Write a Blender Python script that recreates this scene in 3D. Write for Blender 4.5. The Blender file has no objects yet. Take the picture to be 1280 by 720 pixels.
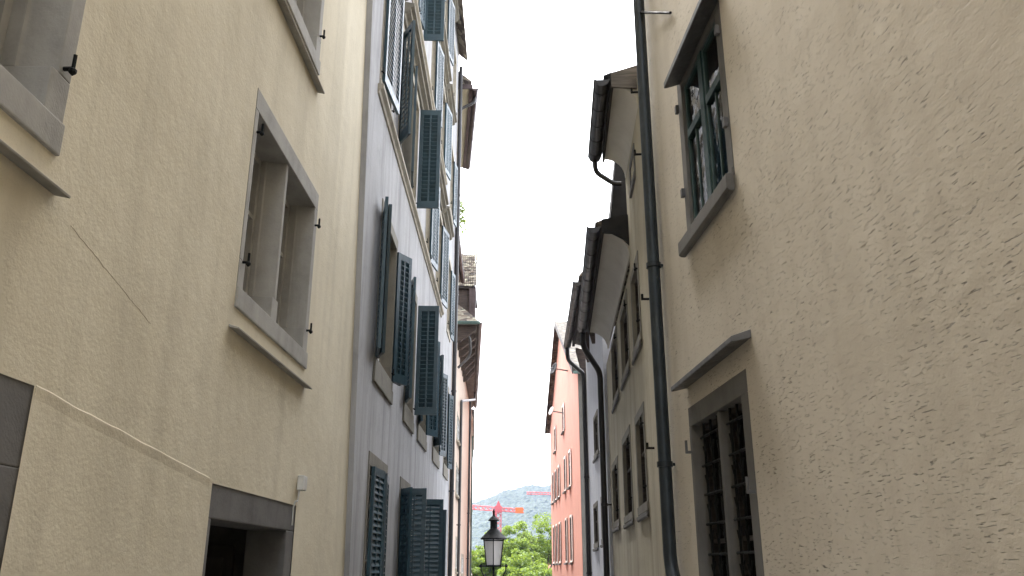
import bpy, bmesh, math, random
from mathutils import Vector, noise
R = math.radians
rnd = random.Random(11)
scene = bpy.context.scene
COL = scene.collection

# ------------------------------------------------------------------ camera model
PITCH = R(18.43); FPX = 1050.0; EYE = 1.6
CP, SP = math.cos(PITCH), math.sin(PITCH)
def ray(px, py):
    u = (px-640)/FPX; v = (360-py)/FPX
    return Vector((u, CP-v*SP, SP+v*CP))
def at_y(px, py, y):
    d = ray(px, py); t = y/d.y
    return Vector((d.x*t, y, EYE+d.z*t))
def ground_z(y): return -0.07*min(max(y, 0), 75)

# ------------------------------------------------------------------ materials
def new_mat(name):
    m = bpy.data.materials.new(name); m.use_nodes = True
    nt = m.node_tree; b = nt.nodes['Principled BSDF']
    return m, nt, b
def N(nt, t, **kw):
    n = nt.nodes.new(t)
    for k, v in kw.items():
        if k.startswith('i_'):
            key = k[2:]
            key = int(key) if key.isdigit() else key.replace('_', ' ')
            n.inputs[key].default_value = v
        else: setattr(n, k, v)
    return n
def ramp(nt, src, stops):
    r = nt.nodes.new('ShaderNodeValToRGB')
    el = r.color_ramp.elements
    el[0].position, el[0].color = stops[0][0], (*stops[0][1], 1)
    el[1].position, el[1].color = stops[-1][0], (*stops[-1][1], 1)
    for p, c in stops[1:-1]:
        e = el.new(p); e.color = (*c, 1)
    nt.links.new(src, r.inputs[0]); return r.outputs[0]
def mapped(nt, scale=(1,1,1), rot=(0,0,0), loc=(0,0,0)):
    tc = N(nt, 'ShaderNodeTexCoord'); mp = N(nt, 'ShaderNodeMapping')
    mp.inputs['Scale'].default_value = scale; mp.inputs['Rotation'].default_value = rot
    mp.inputs['Location'].default_value = loc
    nt.links.new(tc.outputs['Object'], mp.inputs[0]); return mp.outputs[0]
def tex_noise(nt, vec, scale, detail=4, rough=.55, dist=0):
    n = N(nt, 'ShaderNodeTexNoise'); n.inputs['Scale'].default_value = scale
    n.inputs['Detail'].default_value = detail; n.inputs['Roughness'].default_value = rough
    n.inputs['Distortion'].default_value = dist
    nt.links.new(vec, n.inputs['Vector']); return n.outputs['Fac']
def mix(nt, a, b, fac, mode='MIX'):
    m = N(nt, 'ShaderNodeMix', data_type='RGBA', blend_type=mode)
    for sock, val in ((m.inputs['Factor'], fac), (m.inputs['A'], a), (m.inputs['B'], b)):
        if hasattr(val, 'node'): nt.links.new(val, sock)
        elif isinstance(val, (int, float)): sock.default_value = val
        else: sock.default_value = (*val, 1)
    return m.outputs['Result']
def math_n(nt, op, a, b=0.0, clamp=False):
    m = N(nt, 'ShaderNodeMath', operation=op, use_clamp=clamp)
    for i, v in enumerate((a, b)):
        if hasattr(v, 'node'): nt.links.new(v, m.inputs[i])
        else: m.inputs[i].default_value = v
    return m.outputs[0]
def bump(nt, bsdf, h, strength, dist, prev=None):
    b = N(nt, 'ShaderNodeBump'); b.inputs['Strength'].default_value = strength
    b.inputs['Distance'].default_value = dist
    nt.links.new(h, b.inputs['Height'])
    if prev is not None: nt.links.new(prev, b.inputs['Normal'])
    nt.links.new(b.outputs[0], bsdf.inputs['Normal']); return b.outputs[0]

def plaster(name, base, dirt, light, grain=55, grain_d=.004, streak=.5, lump=.02, coarse=7):
    m, nt, b = new_mat(name)
    v = mapped(nt)
    c = mix(nt, base, light, ramp(nt, tex_noise(nt, v, .9, 5, .6), [(.38, (0,0,0)), (.7, (1,1,1))]))
    # long vertical rain streaks
    vs = mapped(nt, (2.6, 2.6, .22))
    st = ramp(nt, tex_noise(nt, vs, 1.3, 5, .62, .4), [(.47, (0,0,0)), (.78, (1,1,1))])
    c = mix(nt, c, dirt, math_n(nt, 'MULTIPLY', st, streak))
    # blotches
    bl = ramp(nt, tex_noise(nt, v, 2.3, 8, .7), [(.52, (0,0,0)), (.75, (1,1,1))])
    c = mix(nt, c, dirt, math_n(nt, 'MULTIPLY', bl, streak*.55))
    fine = tex_noise(nt, v, 120, 2, .5)
    c = mix(nt, c, tuple(x*.82 for x in base), math_n(nt, 'MULTIPLY', ramp(nt, fine, [(.5, (0,0,0)), (.75, (1,1,1))]), .35))
    nt.links.new(c, b.inputs['Base Color'])
    b.inputs['Roughness'].default_value = .93
    b.inputs['Specular IOR Level'].default_value = .2
    p = bump(nt, b, tex_noise(nt, v, 1.6, 3, .5), .6, lump)
    p = bump(nt, b, tex_noise(nt, v, coarse, 5, .6), .7, grain_d*3, p)
    bump(nt, b, tex_noise(nt, v, grain, 5, .62), .8, grain_d, p)
    return m

def scratched(name, base, dirt, light):
    """rubbed plaster with long horizontal pits torn out by the float"""
    m, nt, b = new_mat(name)
    v = mapped(nt)
    c = mix(nt, base, light, ramp(nt, tex_noise(nt, v, .7, 5, .6), [(.35, (0,0,0)), (.7, (1,1,1))]))
    vs = mapped(nt, (2.4, 2.4, .2))
    st = ramp(nt, tex_noise(nt, vs, 1.1, 5, .6, .4), [(.5, (0,0,0)), (.8, (1,1,1))])
    c = mix(nt, c, dirt, math_n(nt, 'MULTIPLY', st, .6))
    # pits: stretched noise, gated by a patchy mask and short breaks
    wob = N(nt, 'ShaderNodeVectorMath', operation='ADD')
    nz = N(nt, 'ShaderNodeTexNoise'); nz.inputs['Scale'].default_value = 2.2; nz.inputs['Detail'].default_value = 2
    nt.links.new(v, nz.inputs['Vector'])
    sc = N(nt, 'ShaderNodeVectorMath', operation='SCALE'); sc.inputs['Scale'].default_value = .022
    nt.links.new(nz.outputs['Color'], sc.inputs[0])
    nt.links.new(v, wob.inputs[0]); nt.links.new(sc.outputs[0], wob.inputs[1])
    def pits(sx, sz, lo, hi, loc):
        mp = N(nt, 'ShaderNodeMapping'); mp.inputs['Scale'].default_value = (sx, sx, sz); mp.inputs['Location'].default_value = loc
        nt.links.new(wob.outputs[0], mp.inputs[0])
        t = tex_noise(nt, mp.outputs[0], 1.0, 2.0, .5)
        return ramp(nt, t, [(lo, (0,0,0)), (hi, (1,1,1))])
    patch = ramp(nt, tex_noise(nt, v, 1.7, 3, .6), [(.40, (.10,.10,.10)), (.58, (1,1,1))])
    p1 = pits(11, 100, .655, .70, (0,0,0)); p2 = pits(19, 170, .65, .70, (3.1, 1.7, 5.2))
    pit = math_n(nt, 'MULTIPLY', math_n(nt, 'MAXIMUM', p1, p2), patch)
    c = mix(nt, c, tuple(x*.42 for x in dirt), math_n(nt, 'MULTIPLY', pit, .62))  # groove dirt plus the shade inside the pits, painted into the colour
    nt.links.new(c, b.inputs['Base Color'])
    b.inputs['Roughness'].default_value = .93; b.inputs['Specular IOR Level'].default_value = .2
    p = bump(nt, b, tex_noise(nt, v, 1.4, 3, .5), .6, .03)
    p = bump(nt, b, tex_noise(nt, mapped(nt, (7, 7, 13)), 1, 4, .6), .5, .007, p)
    p = bump(nt, b, tex_noise(nt, v, 70, 4, .6), .7, .003, p)
    inv = math_n(nt, 'SUBTRACT', 1.0, pit)
    bump(nt, b, inv, 1.0, .035, p)
    return m

def stone(name, base, rough=.85, var=.25, grain=40):
    m, nt, b = new_mat(name)
    v = mapped(nt)
    t = tex_noise(nt, v, 3.0, 7, .65)
    c = ramp(nt, t, [(.3, tuple(x*(1-var) for x in base)), (.5, base), (.72, tuple(min(1, x*(1+var*.6)) for x in base))])
    vs = mapped(nt, (5, 5, .6))
    st = ramp(nt, tex_noise(nt, vs, 1.2, 4, .6), [(.52, (0,0,0)), (.75, (1,1,1))])
    c = mix(nt, c, tuple(x*.6 for x in base), math_n(nt, 'MULTIPLY', st, .5))
    nt.links.new(c, b.inputs['Base Color']); b.inputs['Roughness'].default_value = rough
    b.inputs['Specular IOR Level'].default_value = .25
    p = bump(nt, b, tex_noise(nt, v, 9, 5, .6), .6, .006)
    wv = N(nt, 'ShaderNodeTexWave', wave_type='BANDS', bands_direction='DIAGONAL'); wv.inputs['Scale'].default_value = 26
    wv.inputs['Distortion'].default_value = 9; wv.inputs['Detail'].default_value = 3
    nt.links.new(v, wv.inputs['Vector'])
    p = bump(nt, b, wv.outputs['Fac'], .10, .002, p)
    bump(nt, b, tex_noise(nt, v, grain*2, 3, .6), .5, .002, p)
    return m

def painted(name, base, rough=.5, metal=0.0, worn=None, spec=.4):
    m, nt, b = new_mat(name)
    v = mapped(nt)
    t = tex_noise(nt, v, 5, 6, .65)
    c = ramp(nt, t, [(.3, tuple(x*.72 for x in base)), (.55, base), (.75, tuple(min(1, x*1.25) for x in base))])
    if worn:
        w = ramp(nt, tex_noise(nt, mapped(nt, (9, 9, 2.2)), 1.5, 7, .7), [(.56, (0,0,0)), (.72, (1,1,1))])
        c = mix(nt, c, worn, math_n(nt, 'MULTIPLY', w, .6))
    oi = N(nt, 'ShaderNodeObjectInfo'); mr = N(nt, 'ShaderNodeMapRange'); mr.inputs['To Min'].default_value = .75; mr.inputs['To Max'].default_value = 1.3
    nt.links.new(oi.outputs['Random'], mr.inputs['Value'])
    hv = N(nt, 'ShaderNodeHueSaturation'); nt.links.new(mr.outputs[0], hv.inputs['Value']); nt.links.new(c, hv.inputs['Color']); c = hv.outputs[0]
    nt.links.new(c, b.inputs['Base Color'])
    rr = ramp(nt, tex_noise(nt, v, 14, 4, .6), [(.3, (rough*.75,)*3), (.7, (min(1, rough*1.25),)*3)])
    nt.links.new(rr, b.inputs['Roughness'])
    b.inputs['Metallic'].default_value = metal; b.inputs['Specular IOR Level'].default_value = spec
    bump(nt, b, tex_noise(nt, v, 60, 3, .6), .3, .001)
    return m

def wood(name, base, dark, scale=(3, 3, 40)):
    m, nt, b = new_mat(name)
    v = mapped(nt, scale)
    t = tex_noise(nt, v, 1, 5, .6, .6)
    c = ramp(nt, t, [(.32, dark), (.66, base)])
    nt.links.new(c, b.inputs['Base Color']); b.inputs['Roughness'].default_value = .8
    bump(nt, b, t, .5, .004)
    return m

def glass_dark(name, base=(.012,.014,.016)):
    m, nt, b = new_mat(name)
    b.inputs['Base Color'].default_value = (*base, 1)
    b.inputs['Roughness'].default_value = .04; b.inputs['Specular IOR Level'].default_value = .6
    bump(nt, b, tex_noise(nt, mapped(nt), 3.2, 2, .5), .35, .02)
    return m

def clear_glass(name):
    m, nt, b = new_mat(name)
    out = nt.nodes['Material Output']
    tr = N(nt, 'ShaderNodeBsdfTransparent'); gl = N(nt, 'ShaderNodeBsdfGlossy'); gl.inputs['Roughness'].default_value = .02
    fr = N(nt, 'ShaderNodeFresnel'); fr.inputs['IOR'].default_value = 2.0
    bm = N(nt, 'ShaderNodeBump'); bm.inputs['Strength'].default_value = .18; bm.inputs['Distance'].default_value = .02
    nt.links.new(tex_noise(nt, mapped(nt), 4.0, 2, .5), bm.inputs['Height'])
    nt.links.new(bm.outputs[0], gl.inputs['Normal']); nt.links.new(bm.outputs[0], fr.inputs['Normal'])
    ms = N(nt, 'ShaderNodeMixShader')
    nt.links.new(fr.outputs[0], ms.inputs[0]); nt.links.new(tr.outputs[0], ms.inputs[1]); nt.links.new(gl.outputs[0], ms.inputs[2])
    nt.links.new(ms.outputs[0], out.inputs['Surface'])
    return m

def tiles(name, base, dark, light, sc=(5.5, 5.5, 9)):
    m, nt, b = new_mat(name)
    v = mapped(nt, sc)
    vo = N(nt, 'ShaderNodeTexVoronoi'); vo.inputs['Scale'].default_value = 1.0
    nt.links.new(v, vo.inputs['Vector'])
    bw = N(nt, 'ShaderNodeRGBToBW'); nt.links.new(vo.outputs['Color'], bw.inputs[0])
    c = ramp(nt, bw.outputs[0], [(.2, dark), (.5, base), (.85, light)])
    c = mix(nt, c, tuple(x*.5 for x in dark), ramp(nt, tex_noise(nt, mapped(nt), 3, 6, .7), [(.5, (0,0,0)), (.8, (1,1,1))]))
    nt.links.new(c, b.inputs['Base Color']); b.inputs['Roughness'].default_value = .9
    bump(nt, b, vo.outputs['Distance'], .6, .03)
    return m

M = {}
M['beige'] = plaster('beige_plaster', (.655,.595,.455), (.475,.427,.323), (.725,.665,.52), grain_d=.0026, streak=.55)
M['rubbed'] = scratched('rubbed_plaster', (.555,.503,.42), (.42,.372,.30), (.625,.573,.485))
M['greywhite'] = plaster('greywhite_plaster', (.385,.387,.395), (.17,.168,.166), (.46,.462,.472), grain=70, grain_d=.002, streak=.8, coarse=9)
M['oldcream'] = plaster('old_cream_plaster', (.40,.36,.27), (.22,.195,.15), (.47,.43,.33), streak=.8)
M['cove'] = plaster('cove_plaster', (.56,.53,.47), (.40,.37,.32), (.62,.59,.53), streak=.4)
M['lavender'] = plaster('lavender_plaster', (.56,.57,.61), (.42,.42,.45), (.62,.63,.67), streak=.4)
M['pink'] = plaster('pink_plaster', (.425,.21,.163), (.32,.162,.13), (.475,.24,.187), streak=.35)
M['peach'] = plaster('peach_plaster', (.56,.455,.375), (.43,.35,.29), (.62,.515,.43), streak=.4)
M['cream'] = plaster('cream_plaster', (.56,.50,.37), (.42,.37,.27), (.62,.56,.43), streak=.3)
M['greyplaster'] = plaster('grey_plaster', (.13,.128,.115), (.075,.072,.065), (.17,.165,.15), streak=.7)
M['stone'] = stone('grey_sandstone', (.35,.34,.312))
M['stone_dark'] = stone('dark_sandstone', (.145,.141,.134))
M['stone_green'] = stone('olive_sandstone', (.20,.187,.155))
M['stone_warm'] = stone('warm_sandstone', (.37,.34,.28))
M['shutter'] = painted('teal_shutter_paint', (.022,.056,.074), .42, worn=(.055,.085,.095), spec=.5)
M['green_wood'] = painted('green_window_paint', (.022,.058,.055), .4, worn=(.05,.08,.075))
M['iron'] = painted('black_iron', (.008,.009,.009), .6, spec=.15)
M['pipe'] = painted('weathered_zinc_pipe', (.022,.029,.034), .45, metal=.3, worn=(.055,.062,.066))
M['pipe_dark'] = painted('dark_pipe_paint', (.020,.018,.018), .38, spec=.5)
M['pipe_brown'] = painted('brown_copper_gutter', (.060,.042,.040), .4, metal=.4, worn=(.10,.08,.075))
M['verdigris'] = painted('verdigris_pipe', (.10,.16,.15), .6, worn=(.16,.24,.22))
M['zinc'] = painted('grey_zinc', (.11,.11,.112), .5, metal=.3, worn=(.2,.2,.2))
M['brownboard'] = wood('brown_boards', (.085,.062,.050), (.03,.022,.018))
M['darkwood'] = wood('dark_timber', (.050,.040,.034), (.018,.014,.012))
M['greywood'] = wood('weathered_boards', (.17,.15,.13), (.06,.052,.045))
M['palewood'] = wood('pale_boards', (.38,.32,.27), (.24,.20,.17))
M['slate'] = stone('slate_cladding', (.028,.028,.029), var=.4)
M['tiles'] = tiles('mossy_roof_tiles', (.16,.125,.095), (.06,.048,.04), (.34,.32,.24))
M['tiles_dark'] = tiles('dark_roof_tiles', (.075,.062,.05), (.035,.03,.025), (.13,.115,.09))
M['glass'] = glass_dark('window_glass')
M['clear'] = clear_glass('clear_window_glass')
M['white_paint'] = painted('white_paint', (.70,.70,.68), .55)
M['pale_shutter'] = painted('pale_shutter_paint', (.70,.63,.59), .6)
M['door'] = wood('dark_door', (.045,.036,.028), (.02,.016,.013), (8, 8, 1.2))
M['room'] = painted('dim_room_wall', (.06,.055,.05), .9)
M['plastic'] = painted('white_plastic', (.55,.55,.53), .5)
M['crane_red'] = painted('red_crane_paint', (.52,.11,.12), .6)
M['crane_orange'] = painted('orange_counterweight', (.70,.15,.035), .6)
M['bark'] = wood('tree_bark', (.06,.048,.036), (.025,.02,.016), (6, 6, 2))
M['far_wall'] = plaster('far_house_wall', (.62,.58,.52), (.5,.46,.4), (.68,.64,.58), streak=.2)
M['far_roof'] = tiles('far_house_roof', (.30,.11,.075), (.2,.07,.05), (.4,.17,.12), (1.2,1.2,2))

def lace_mat():
    m, nt, b = new_mat('lace_curtain')
    out = nt.nodes['Material Output']
    v = mapped(nt, (1, 1, 1))
    wv = N(nt, 'ShaderNodeTexWave', wave_type='BANDS', bands_direction='Z'); wv.inputs['Scale'].default_value = 9
    wv.inputs['Distortion'].default_value = 2.5; wv.inputs['Detail'].default_value = 2
    nt.links.new(v, wv.inputs['Vector'])
    fac = ramp(nt, wv.outputs['Fac'], [(.36, (.45,.45,.45)), (.5, (1,1,1))])
    b.inputs['Base Color'].default_value = (.88,.88,.89,1); b.inputs['Roughness'].default_value = .9
    tr = N(nt, 'ShaderNodeBsdfTransparent'); ms = N(nt, 'ShaderNodeMixShader')
    nt.links.new(fac, ms.inputs[0]); nt.links.new(tr.outputs[0], ms.inputs[1]); nt.links.new(b.outputs[0], ms.inputs[2])
    nt.links.new(ms.outputs[0], out.inputs['Surface'])
    return m
M['lace'] = lace_mat()

def frosted():
    m, nt, b = new_mat('frosted_lantern_glass')
    b.inputs['Base Color'].default_value = (.62,.60,.57,1); b.inputs['Roughness'].default_value = .45
    b.inputs['Transmission Weight'].default_value = .35
    return m
M['frost'] = frosted()

def leafmat(name, a, bcol):
    m, nt, b = new_mat(name)
    oi = N(nt, 'ShaderNodeNewGeometry')
    c = ramp(nt, oi.outputs['Random Per Island'], [(0, a), (1, bcol)])
    nt.links.new(c, b.inputs['Base Color']); b.inputs['Roughness'].default_value = .6
    out = nt.nodes['Material Output']
    tl = N(nt, 'ShaderNodeBsdfTranslucent'); nt.links.new(mix(nt, c, (.30,.36,.05), .5), tl.inputs[0])
    ms = N(nt, 'ShaderNodeMixShader'); ms.inputs[0].default_value = .45
    nt.links.new(b.outputs[0], ms.inputs[1]); nt.links.new(tl.outputs[0], ms.inputs[2])
    nt.links.new(ms.outputs[0], out.inputs['Surface'])
    return m
M['leaf'] = leafmat('linden_leaves', (.062,.12,.018), (.145,.225,.03))
M['leaf2'] = leafmat('terrace_leaves', (.06,.11,.025), (.12,.19,.045))

def cobble():
    m, nt, b = new_mat('cobblestones')
    v = mapped(nt, (9, 9, 9))
    vo = N(nt, 'ShaderNodeTexVoronoi', feature='DISTANCE_TO_EDGE'); vo.inputs['Scale'].default_value = 1
    nt.links.new(v, vo.inputs['Vector'])
    e = ramp(nt, vo.outputs['Distance'], [(.03, (.05,.048,.045)), (.12, (.20,.19,.18))])
    nt.links.new(e, b.inputs['Base Color']); b.inputs['Roughness'].default_value = .8
    bump(nt, b, vo.outputs['Distance'], .7, .04)
    return m
M['cobble'] = cobble()
def forestmat():
    m, nt, b = new_mat('forest_canopy')
    v = mapped(nt)
    c = ramp(nt, tex_noise(nt, v, .16, 6, .75), [(.32, (.012,.022,.012)), (.55, (.03,.048,.022)), (.75, (.05,.07,.03))])
    nt.links.new(c, b.inputs['Base Color']); b.inputs['Roughness'].default_value = .9
    return m
M['forest'] = forestmat()
def grassmat():
    m, nt, b = new_mat('far_ground')
    c = ramp(nt, tex_noise(nt, mapped(nt), .05, 6, .7), [(.35, (.10,.10,.09)), (.65, (.16,.16,.14))])
    nt.links.new(c, b.inputs['Base Color']); b.inputs['Roughness'].default_value = .9
    return m
M['ground'] = grassmat()

# ------------------------------------------------------------------ mesh builder
class MB:
    def __init__(s, side=1): s.v = []; s.f = []; s.side = side
    def P(s, a, o, z): s.v.append((a, s.side*o, z)); return len(s.v)-1
    def quad(s, *pts):
        s.f.append([s.P(*p) for p in pts])
    def prism(s, pts_a, pts_b):
        """two congruent rings joined and capped"""
        n = len(pts_a)
        A = [s.P(*p) for p in pts_a]; B = [s.P(*p) for p in pts_b]
        s.f.append(A[::-1]); s.f.append(B)
        for i in range(n):
            j = (i+1) % n; s.f.append([A[i], A[j], B[j], B[i]])
        return s
    def box(s, a0, a1, o0, o1, z0, z1):
        return s.prism([(a0,o0,z0),(a1,o0,z0),(a1,o1,z0),(a0,o1,z0)], [(a0,o0,z1),(a1,o0,z1),(a1,o1,z1),(a0,o1,z1)])
    def along(s, a0, a1, prof):           # profile in (o,z) extruded along the wall
        return s.prism([(a0,o,z) for o, z in prof], [(a1,o,z) for o, z in prof])
    def up(s, z0, z1, prof):              # profile in (a,o) extruded upward
        return s.prism([(a,o,z0) for a, o in prof], [(a,o,z1) for a, o in prof])
    def tube(s, path, r, n=12, caps=True, radii=None):
        P = [Vector(p) for p in path]; rings = []
        x = None
        for i, p in enumerate(P):
            d = (P[min(i+1, len(P)-1)]-P[max(i-1, 0)]).normalized()
            if x is None: x = d.cross(Vector((0,0,1)) if abs(d.z) < .9 else Vector((1,0,0)))
            x = (x-d*x.dot(d)).normalized(); y = d.cross(x).normalized()
            rr = radii[i] if radii else r
            rings.append([s.P(*(p+x*rr*math.cos(2*math.pi*k/n)+y*rr*math.sin(2*math.pi*k/n))) for k in range(n)])
        for A, B in zip(rings, rings[1:]):
            for k in range(n):
                j = (k+1) % n; s.f.append([A[k], A[j], B[j], B[k]])
        if caps: s.f.append(rings[0][::-1]); s.f.append(rings[-1])
        return s
    def lathe(s, c, prof, n=16):
        rings = [[s.P(c[0]+r*math.cos(2*math.pi*(k+.5)/n), c[1]+r*math.sin(2*math.pi*(k+.5)/n), c[2]+z) for k in range(n)] for r, z in prof]
        for A, B in zip(rings, rings[1:]):
            for k in range(n):
                j = (k+1) % n; s.f.append([A[k], A[j], B[j], B[k]])
        s.f.append(rings[0][::-1]); s.f.append(rings[-1]); return s
    def build(s, name, mat, parent=None, bevel=0, smooth=False):
        me = bpy.data.meshes.new(name)
        me.from_pydata(s.v, [], s.f)
        bm = bmesh.new(); bm.from_mesh(me)
        bmesh.ops.recalc_face_normals(bm, faces=bm.faces)
        if bevel:
            bmesh.ops.bevel(bm, geom=[e for e in bm.edges if len(e.link_faces) == 2 and e.calc_face_angle(0) > .6],
                            offset=bevel, segments=2, profile=.6, affect='EDGES', clamp_overlap=True)
        bm.to_mesh(me); bm.free()
        if smooth:
            for p in me.polygons: p.use_smooth = True
        me.materials.append(mat)
        o = bpy.data.objects.new(name, me); COL.objects.link(o)
        if parent is not None: o.parent = parent
        return o
def smooth_by_angle(o, ang=.7):
    me = o.data
    for p in me.polygons: p.use_smooth = True
    bm = bmesh.new(); bm.from_mesh(me)
    for e in bm.edges:
        if len(e.link_faces) == 2 and e.calc_face_angle(0) > ang: e.smooth = False
    bm.to_mesh(me); bm.free()
    return o
def empty(name, loc, label, cat, group=None, rz=0):
    o = bpy.data.objects.new(name, None); COL.objects.link(o)
    o.location = loc; o.rotation_euler = (0, 0, rz); o.empty_display_size = .3
    o['label'] = label; o['category'] = cat
    if group: o['group'] = group
    return o
def elbow(path, rad=.1, k=4):
    """round the inner corners of a polyline"""
    P = [Vector(p) for p in path]; out = [P[0]]
    for a, b, c in zip(P, P[1:], P[2:]):
        d1 = min(rad, (b-a).length*.45); d2 = min(rad, (c-b).length*.45)
        p0 = b+(a-b).normalized()*d1; p1 = b+(c-b).normalized()*d2
        for i in range(k+1):
            t = i/k; out.append(p0*(1-t)**2+b*2*t*(1-t)+p1*t*t)
    out.append(P[-1]); return out

# ------------------------------------------------------------------ facades
class Facade:
    """a house whose alley front runs from P0 to P1; a = metres along the front, o = metres out of it, z = height"""
    def __init__(s, P0, P1, side, label, name='townhouse', group='old town houses along the alley'):
        s.P0 = Vector((*P0, 0)); d = Vector((P1[0]-P0[0], P1[1]-P0[1], 0))
        s.L = d.length; s.d = d.normalized(); s.side = side
        s.n = Vector((-s.d.y, s.d.x, 0))*side
        s.root = empty(name, (P0[0], P0[1], 0), label, 'house', group, math.atan2(d.y, d.x))
        s.holes = []
    def px(s, px, py, off=0.0):
        r = ray(px, py); o = Vector((0,0,EYE))
        p0 = s.P0+s.n*off
        t = (p0-o).dot(s.n)/r.dot(s.n); p = o+r*t
        return (p-s.P0).dot(s.d), p.z
    def rect(s, TL, TR, BR, BL, off=0.0):
        a, b, c, d = (s.px(*q, off) for q in (TL, TR, BR, BL))
        s0, s1 = sorted(((a[0]+d[0])/2, (b[0]+c[0])/2))
        return s0, s1, (c[1]+d[1])/2, (a[1]+b[1])/2
    def mb(s): return MB(s.side)
    def wall(s, mat, z0, z1, depth=7.0, a0=0.0, a1=None, name='wall'):
        a1 = s.L if a1 is None else a1
        m = s.mb(); e = .012
        H = [(h[0]+e, h[1]-e, h[2]+e, h[3]-e) for h in s.holes]
        A = sorted({a0, a1, *[x for h in H for x in h[:2] if a0 < x < a1]}); Z = sorted({z0, z1, *[x for h in H for x in h[2:] if z0 < x < z1]})
        idx = {}
        def vid(i, j):
            if (i, j) not in idx: idx[i, j] = m.P(A[i], 0, Z[j])
            return idx[i, j]
        for i in range(len(A)-1):
            for j in range(len(Z)-1):
                ca, cz = (A[i]+A[i+1])/2, (Z[j]+Z[j+1])/2
                if any(h[0] < ca < h[1] and h[2] < cz < h[3] for h in H): continue
                m.f.append([vid(i,j), vid(i+1,j), vid(i+1,j+1), vid(i,j+1)])
        m.quad((a0,0,z0),(a0,-depth,z0),(a0,-depth,z1),(a0,0,z1))
        m.quad((a1,0,z0),(a1,-depth,z0),(a1,-depth,z1),(a1,0,z1))
        m.quad((a0,-depth,z0),(a1,-depth,z0),(a1,-depth,z1),(a0,-depth,z1))
        m.quad((a0,0,z1),(a1,0,z1),(a1,-depth,z1),(a0,-depth,z1))
        return m.build(name, mat, s.root)
    def gable_roof(s, z, depth, over=.5, rise=None, a0=0, a1=None, t=.16, mat='tiles'):
        a1 = s.L if a1 is None else a1; h = depth/2; rise = rise or h*.9
        k = rise/h
        m = s.mb()
        m.along(a0-.02, a1+.02, [(over, z-over*k+.02), (over, z-over*k+t+.02), (-h, z+rise+t), (-depth-over, z-over*k+t+.02), (-depth-over, z-over*k+.02), (-h, z+rise)])
        return m.build('roof', M[mat], s.root)

def chamfer_jamb(m, a0, a1, o0, o1, z0, z1, cut0=0, cut1=0, c=.055):
    """upright with its front arrises chamfered, the chamfer stopping above the sill"""
    zs = z0+.18
    m.box(a0, a1, o0, o1, z0, zs)
    prof = [(a0, o0), (a1, o0)]
    prof += [(a1, o1-c*2.6), (a1-.012*cut1, o1-c*2.5), (a1-c*.8*cut1, o1)] if cut1 else [(a1, o1)]
    prof += [(a0+c*.8*cut0, o1), (a0+.012*cut0, o1-c*2.5), (a0, o1-c*2.6)] if cut0 else [(a0, o1)]
    m.up(zs, z1, prof)

def pin(F, parent, a, z, up=1):
    m = F.mb()
    m.tube([(a, -.02, z), (a, .04, z)], .009, 6)
    m.tube([(a, .04, z-.012), (a, .04, z+.06*up)], .008, 6)
    m.lathe((a, .04, z-.012), [(.004,-.016),(.015,-.004),(.015,.008),(.004,.018)], 8)
    return m.build('hinge_pin', M['iron'], parent)

def stone_window(F, r, band=(.14,.14,.14,.16), depth=.34, mull=(.5,), mw=.13, proud=.015, mat='stone', pane='glass', chamf=True, hole=True, wood_mat=None):
    """stone surround (left, right, top, bottom bands), deep reveal, mullions and a leaded pane at the back"""
    s0, s1, z0, z1 = r; bl, br, bt, bb = band
    if hole: F.holes.append(r)
    m = F.mb()
    m.box(s0, s1, -depth, proud, z1-bt, z1)
    m.box(s0, s1, -depth, proud+.012, z0, z0+bb)
    zz0, zz1 = z0+bb, z1-bt
    c = 1 if chamf else 0
    chamfer_jamb(m, s0, s0+bl, -depth, proud, zz0, zz1, 0, c)
    chamfer_jamb(m, s1-br, s1, -depth, proud, zz0, zz1, c, 0)
    edges = [s0+bl]
    for f in mull:
        a = s0+bl+(s1-br-s0-bl)*f
        chamfer_jamb(m, a-mw/2, a+mw/2, -depth+.0, proud-.02, zz0, zz1, c, c)
        edges += [a-mw/2, a+mw/2]
    edges.append(s1-br)
    w = m.build('window', M[mat], F.root, bevel=.006)
    pm = F.mb()
    fm = F.mb()
    for a0, a1 in zip(edges[::2], edges[1::2]):
        pm.box(a0+.001, a1-.001, -depth+.02, -depth+.035, zz0+.001, zz1-.001)
        b = .045
        fm.box(a0+.002, a0+b, -depth+.037, -depth+.075, zz0+.002, zz1-.002)
        fm.box(a1-b, a1-.002, -depth+.037, -depth+.075, zz0+.002, zz1-.002)
        fm.box(a0+b, a1-b, -depth+.037, -depth+.075, zz1-b, zz1-.002)
        fm.box(a0+b, a1-b, -depth+.037, -depth+.075, zz0+.002, zz0+b)
        zc = zz0+(zz1-zz0)*.62
        fm.box(a0+b, a1-b, -depth+.037, -depth+.07, zc-.015, zc+.015)
    pm.build('pane', M[pane], w)
    fm.build('casement', M[wood_mat or 'white_paint'], w)
    return w

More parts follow.
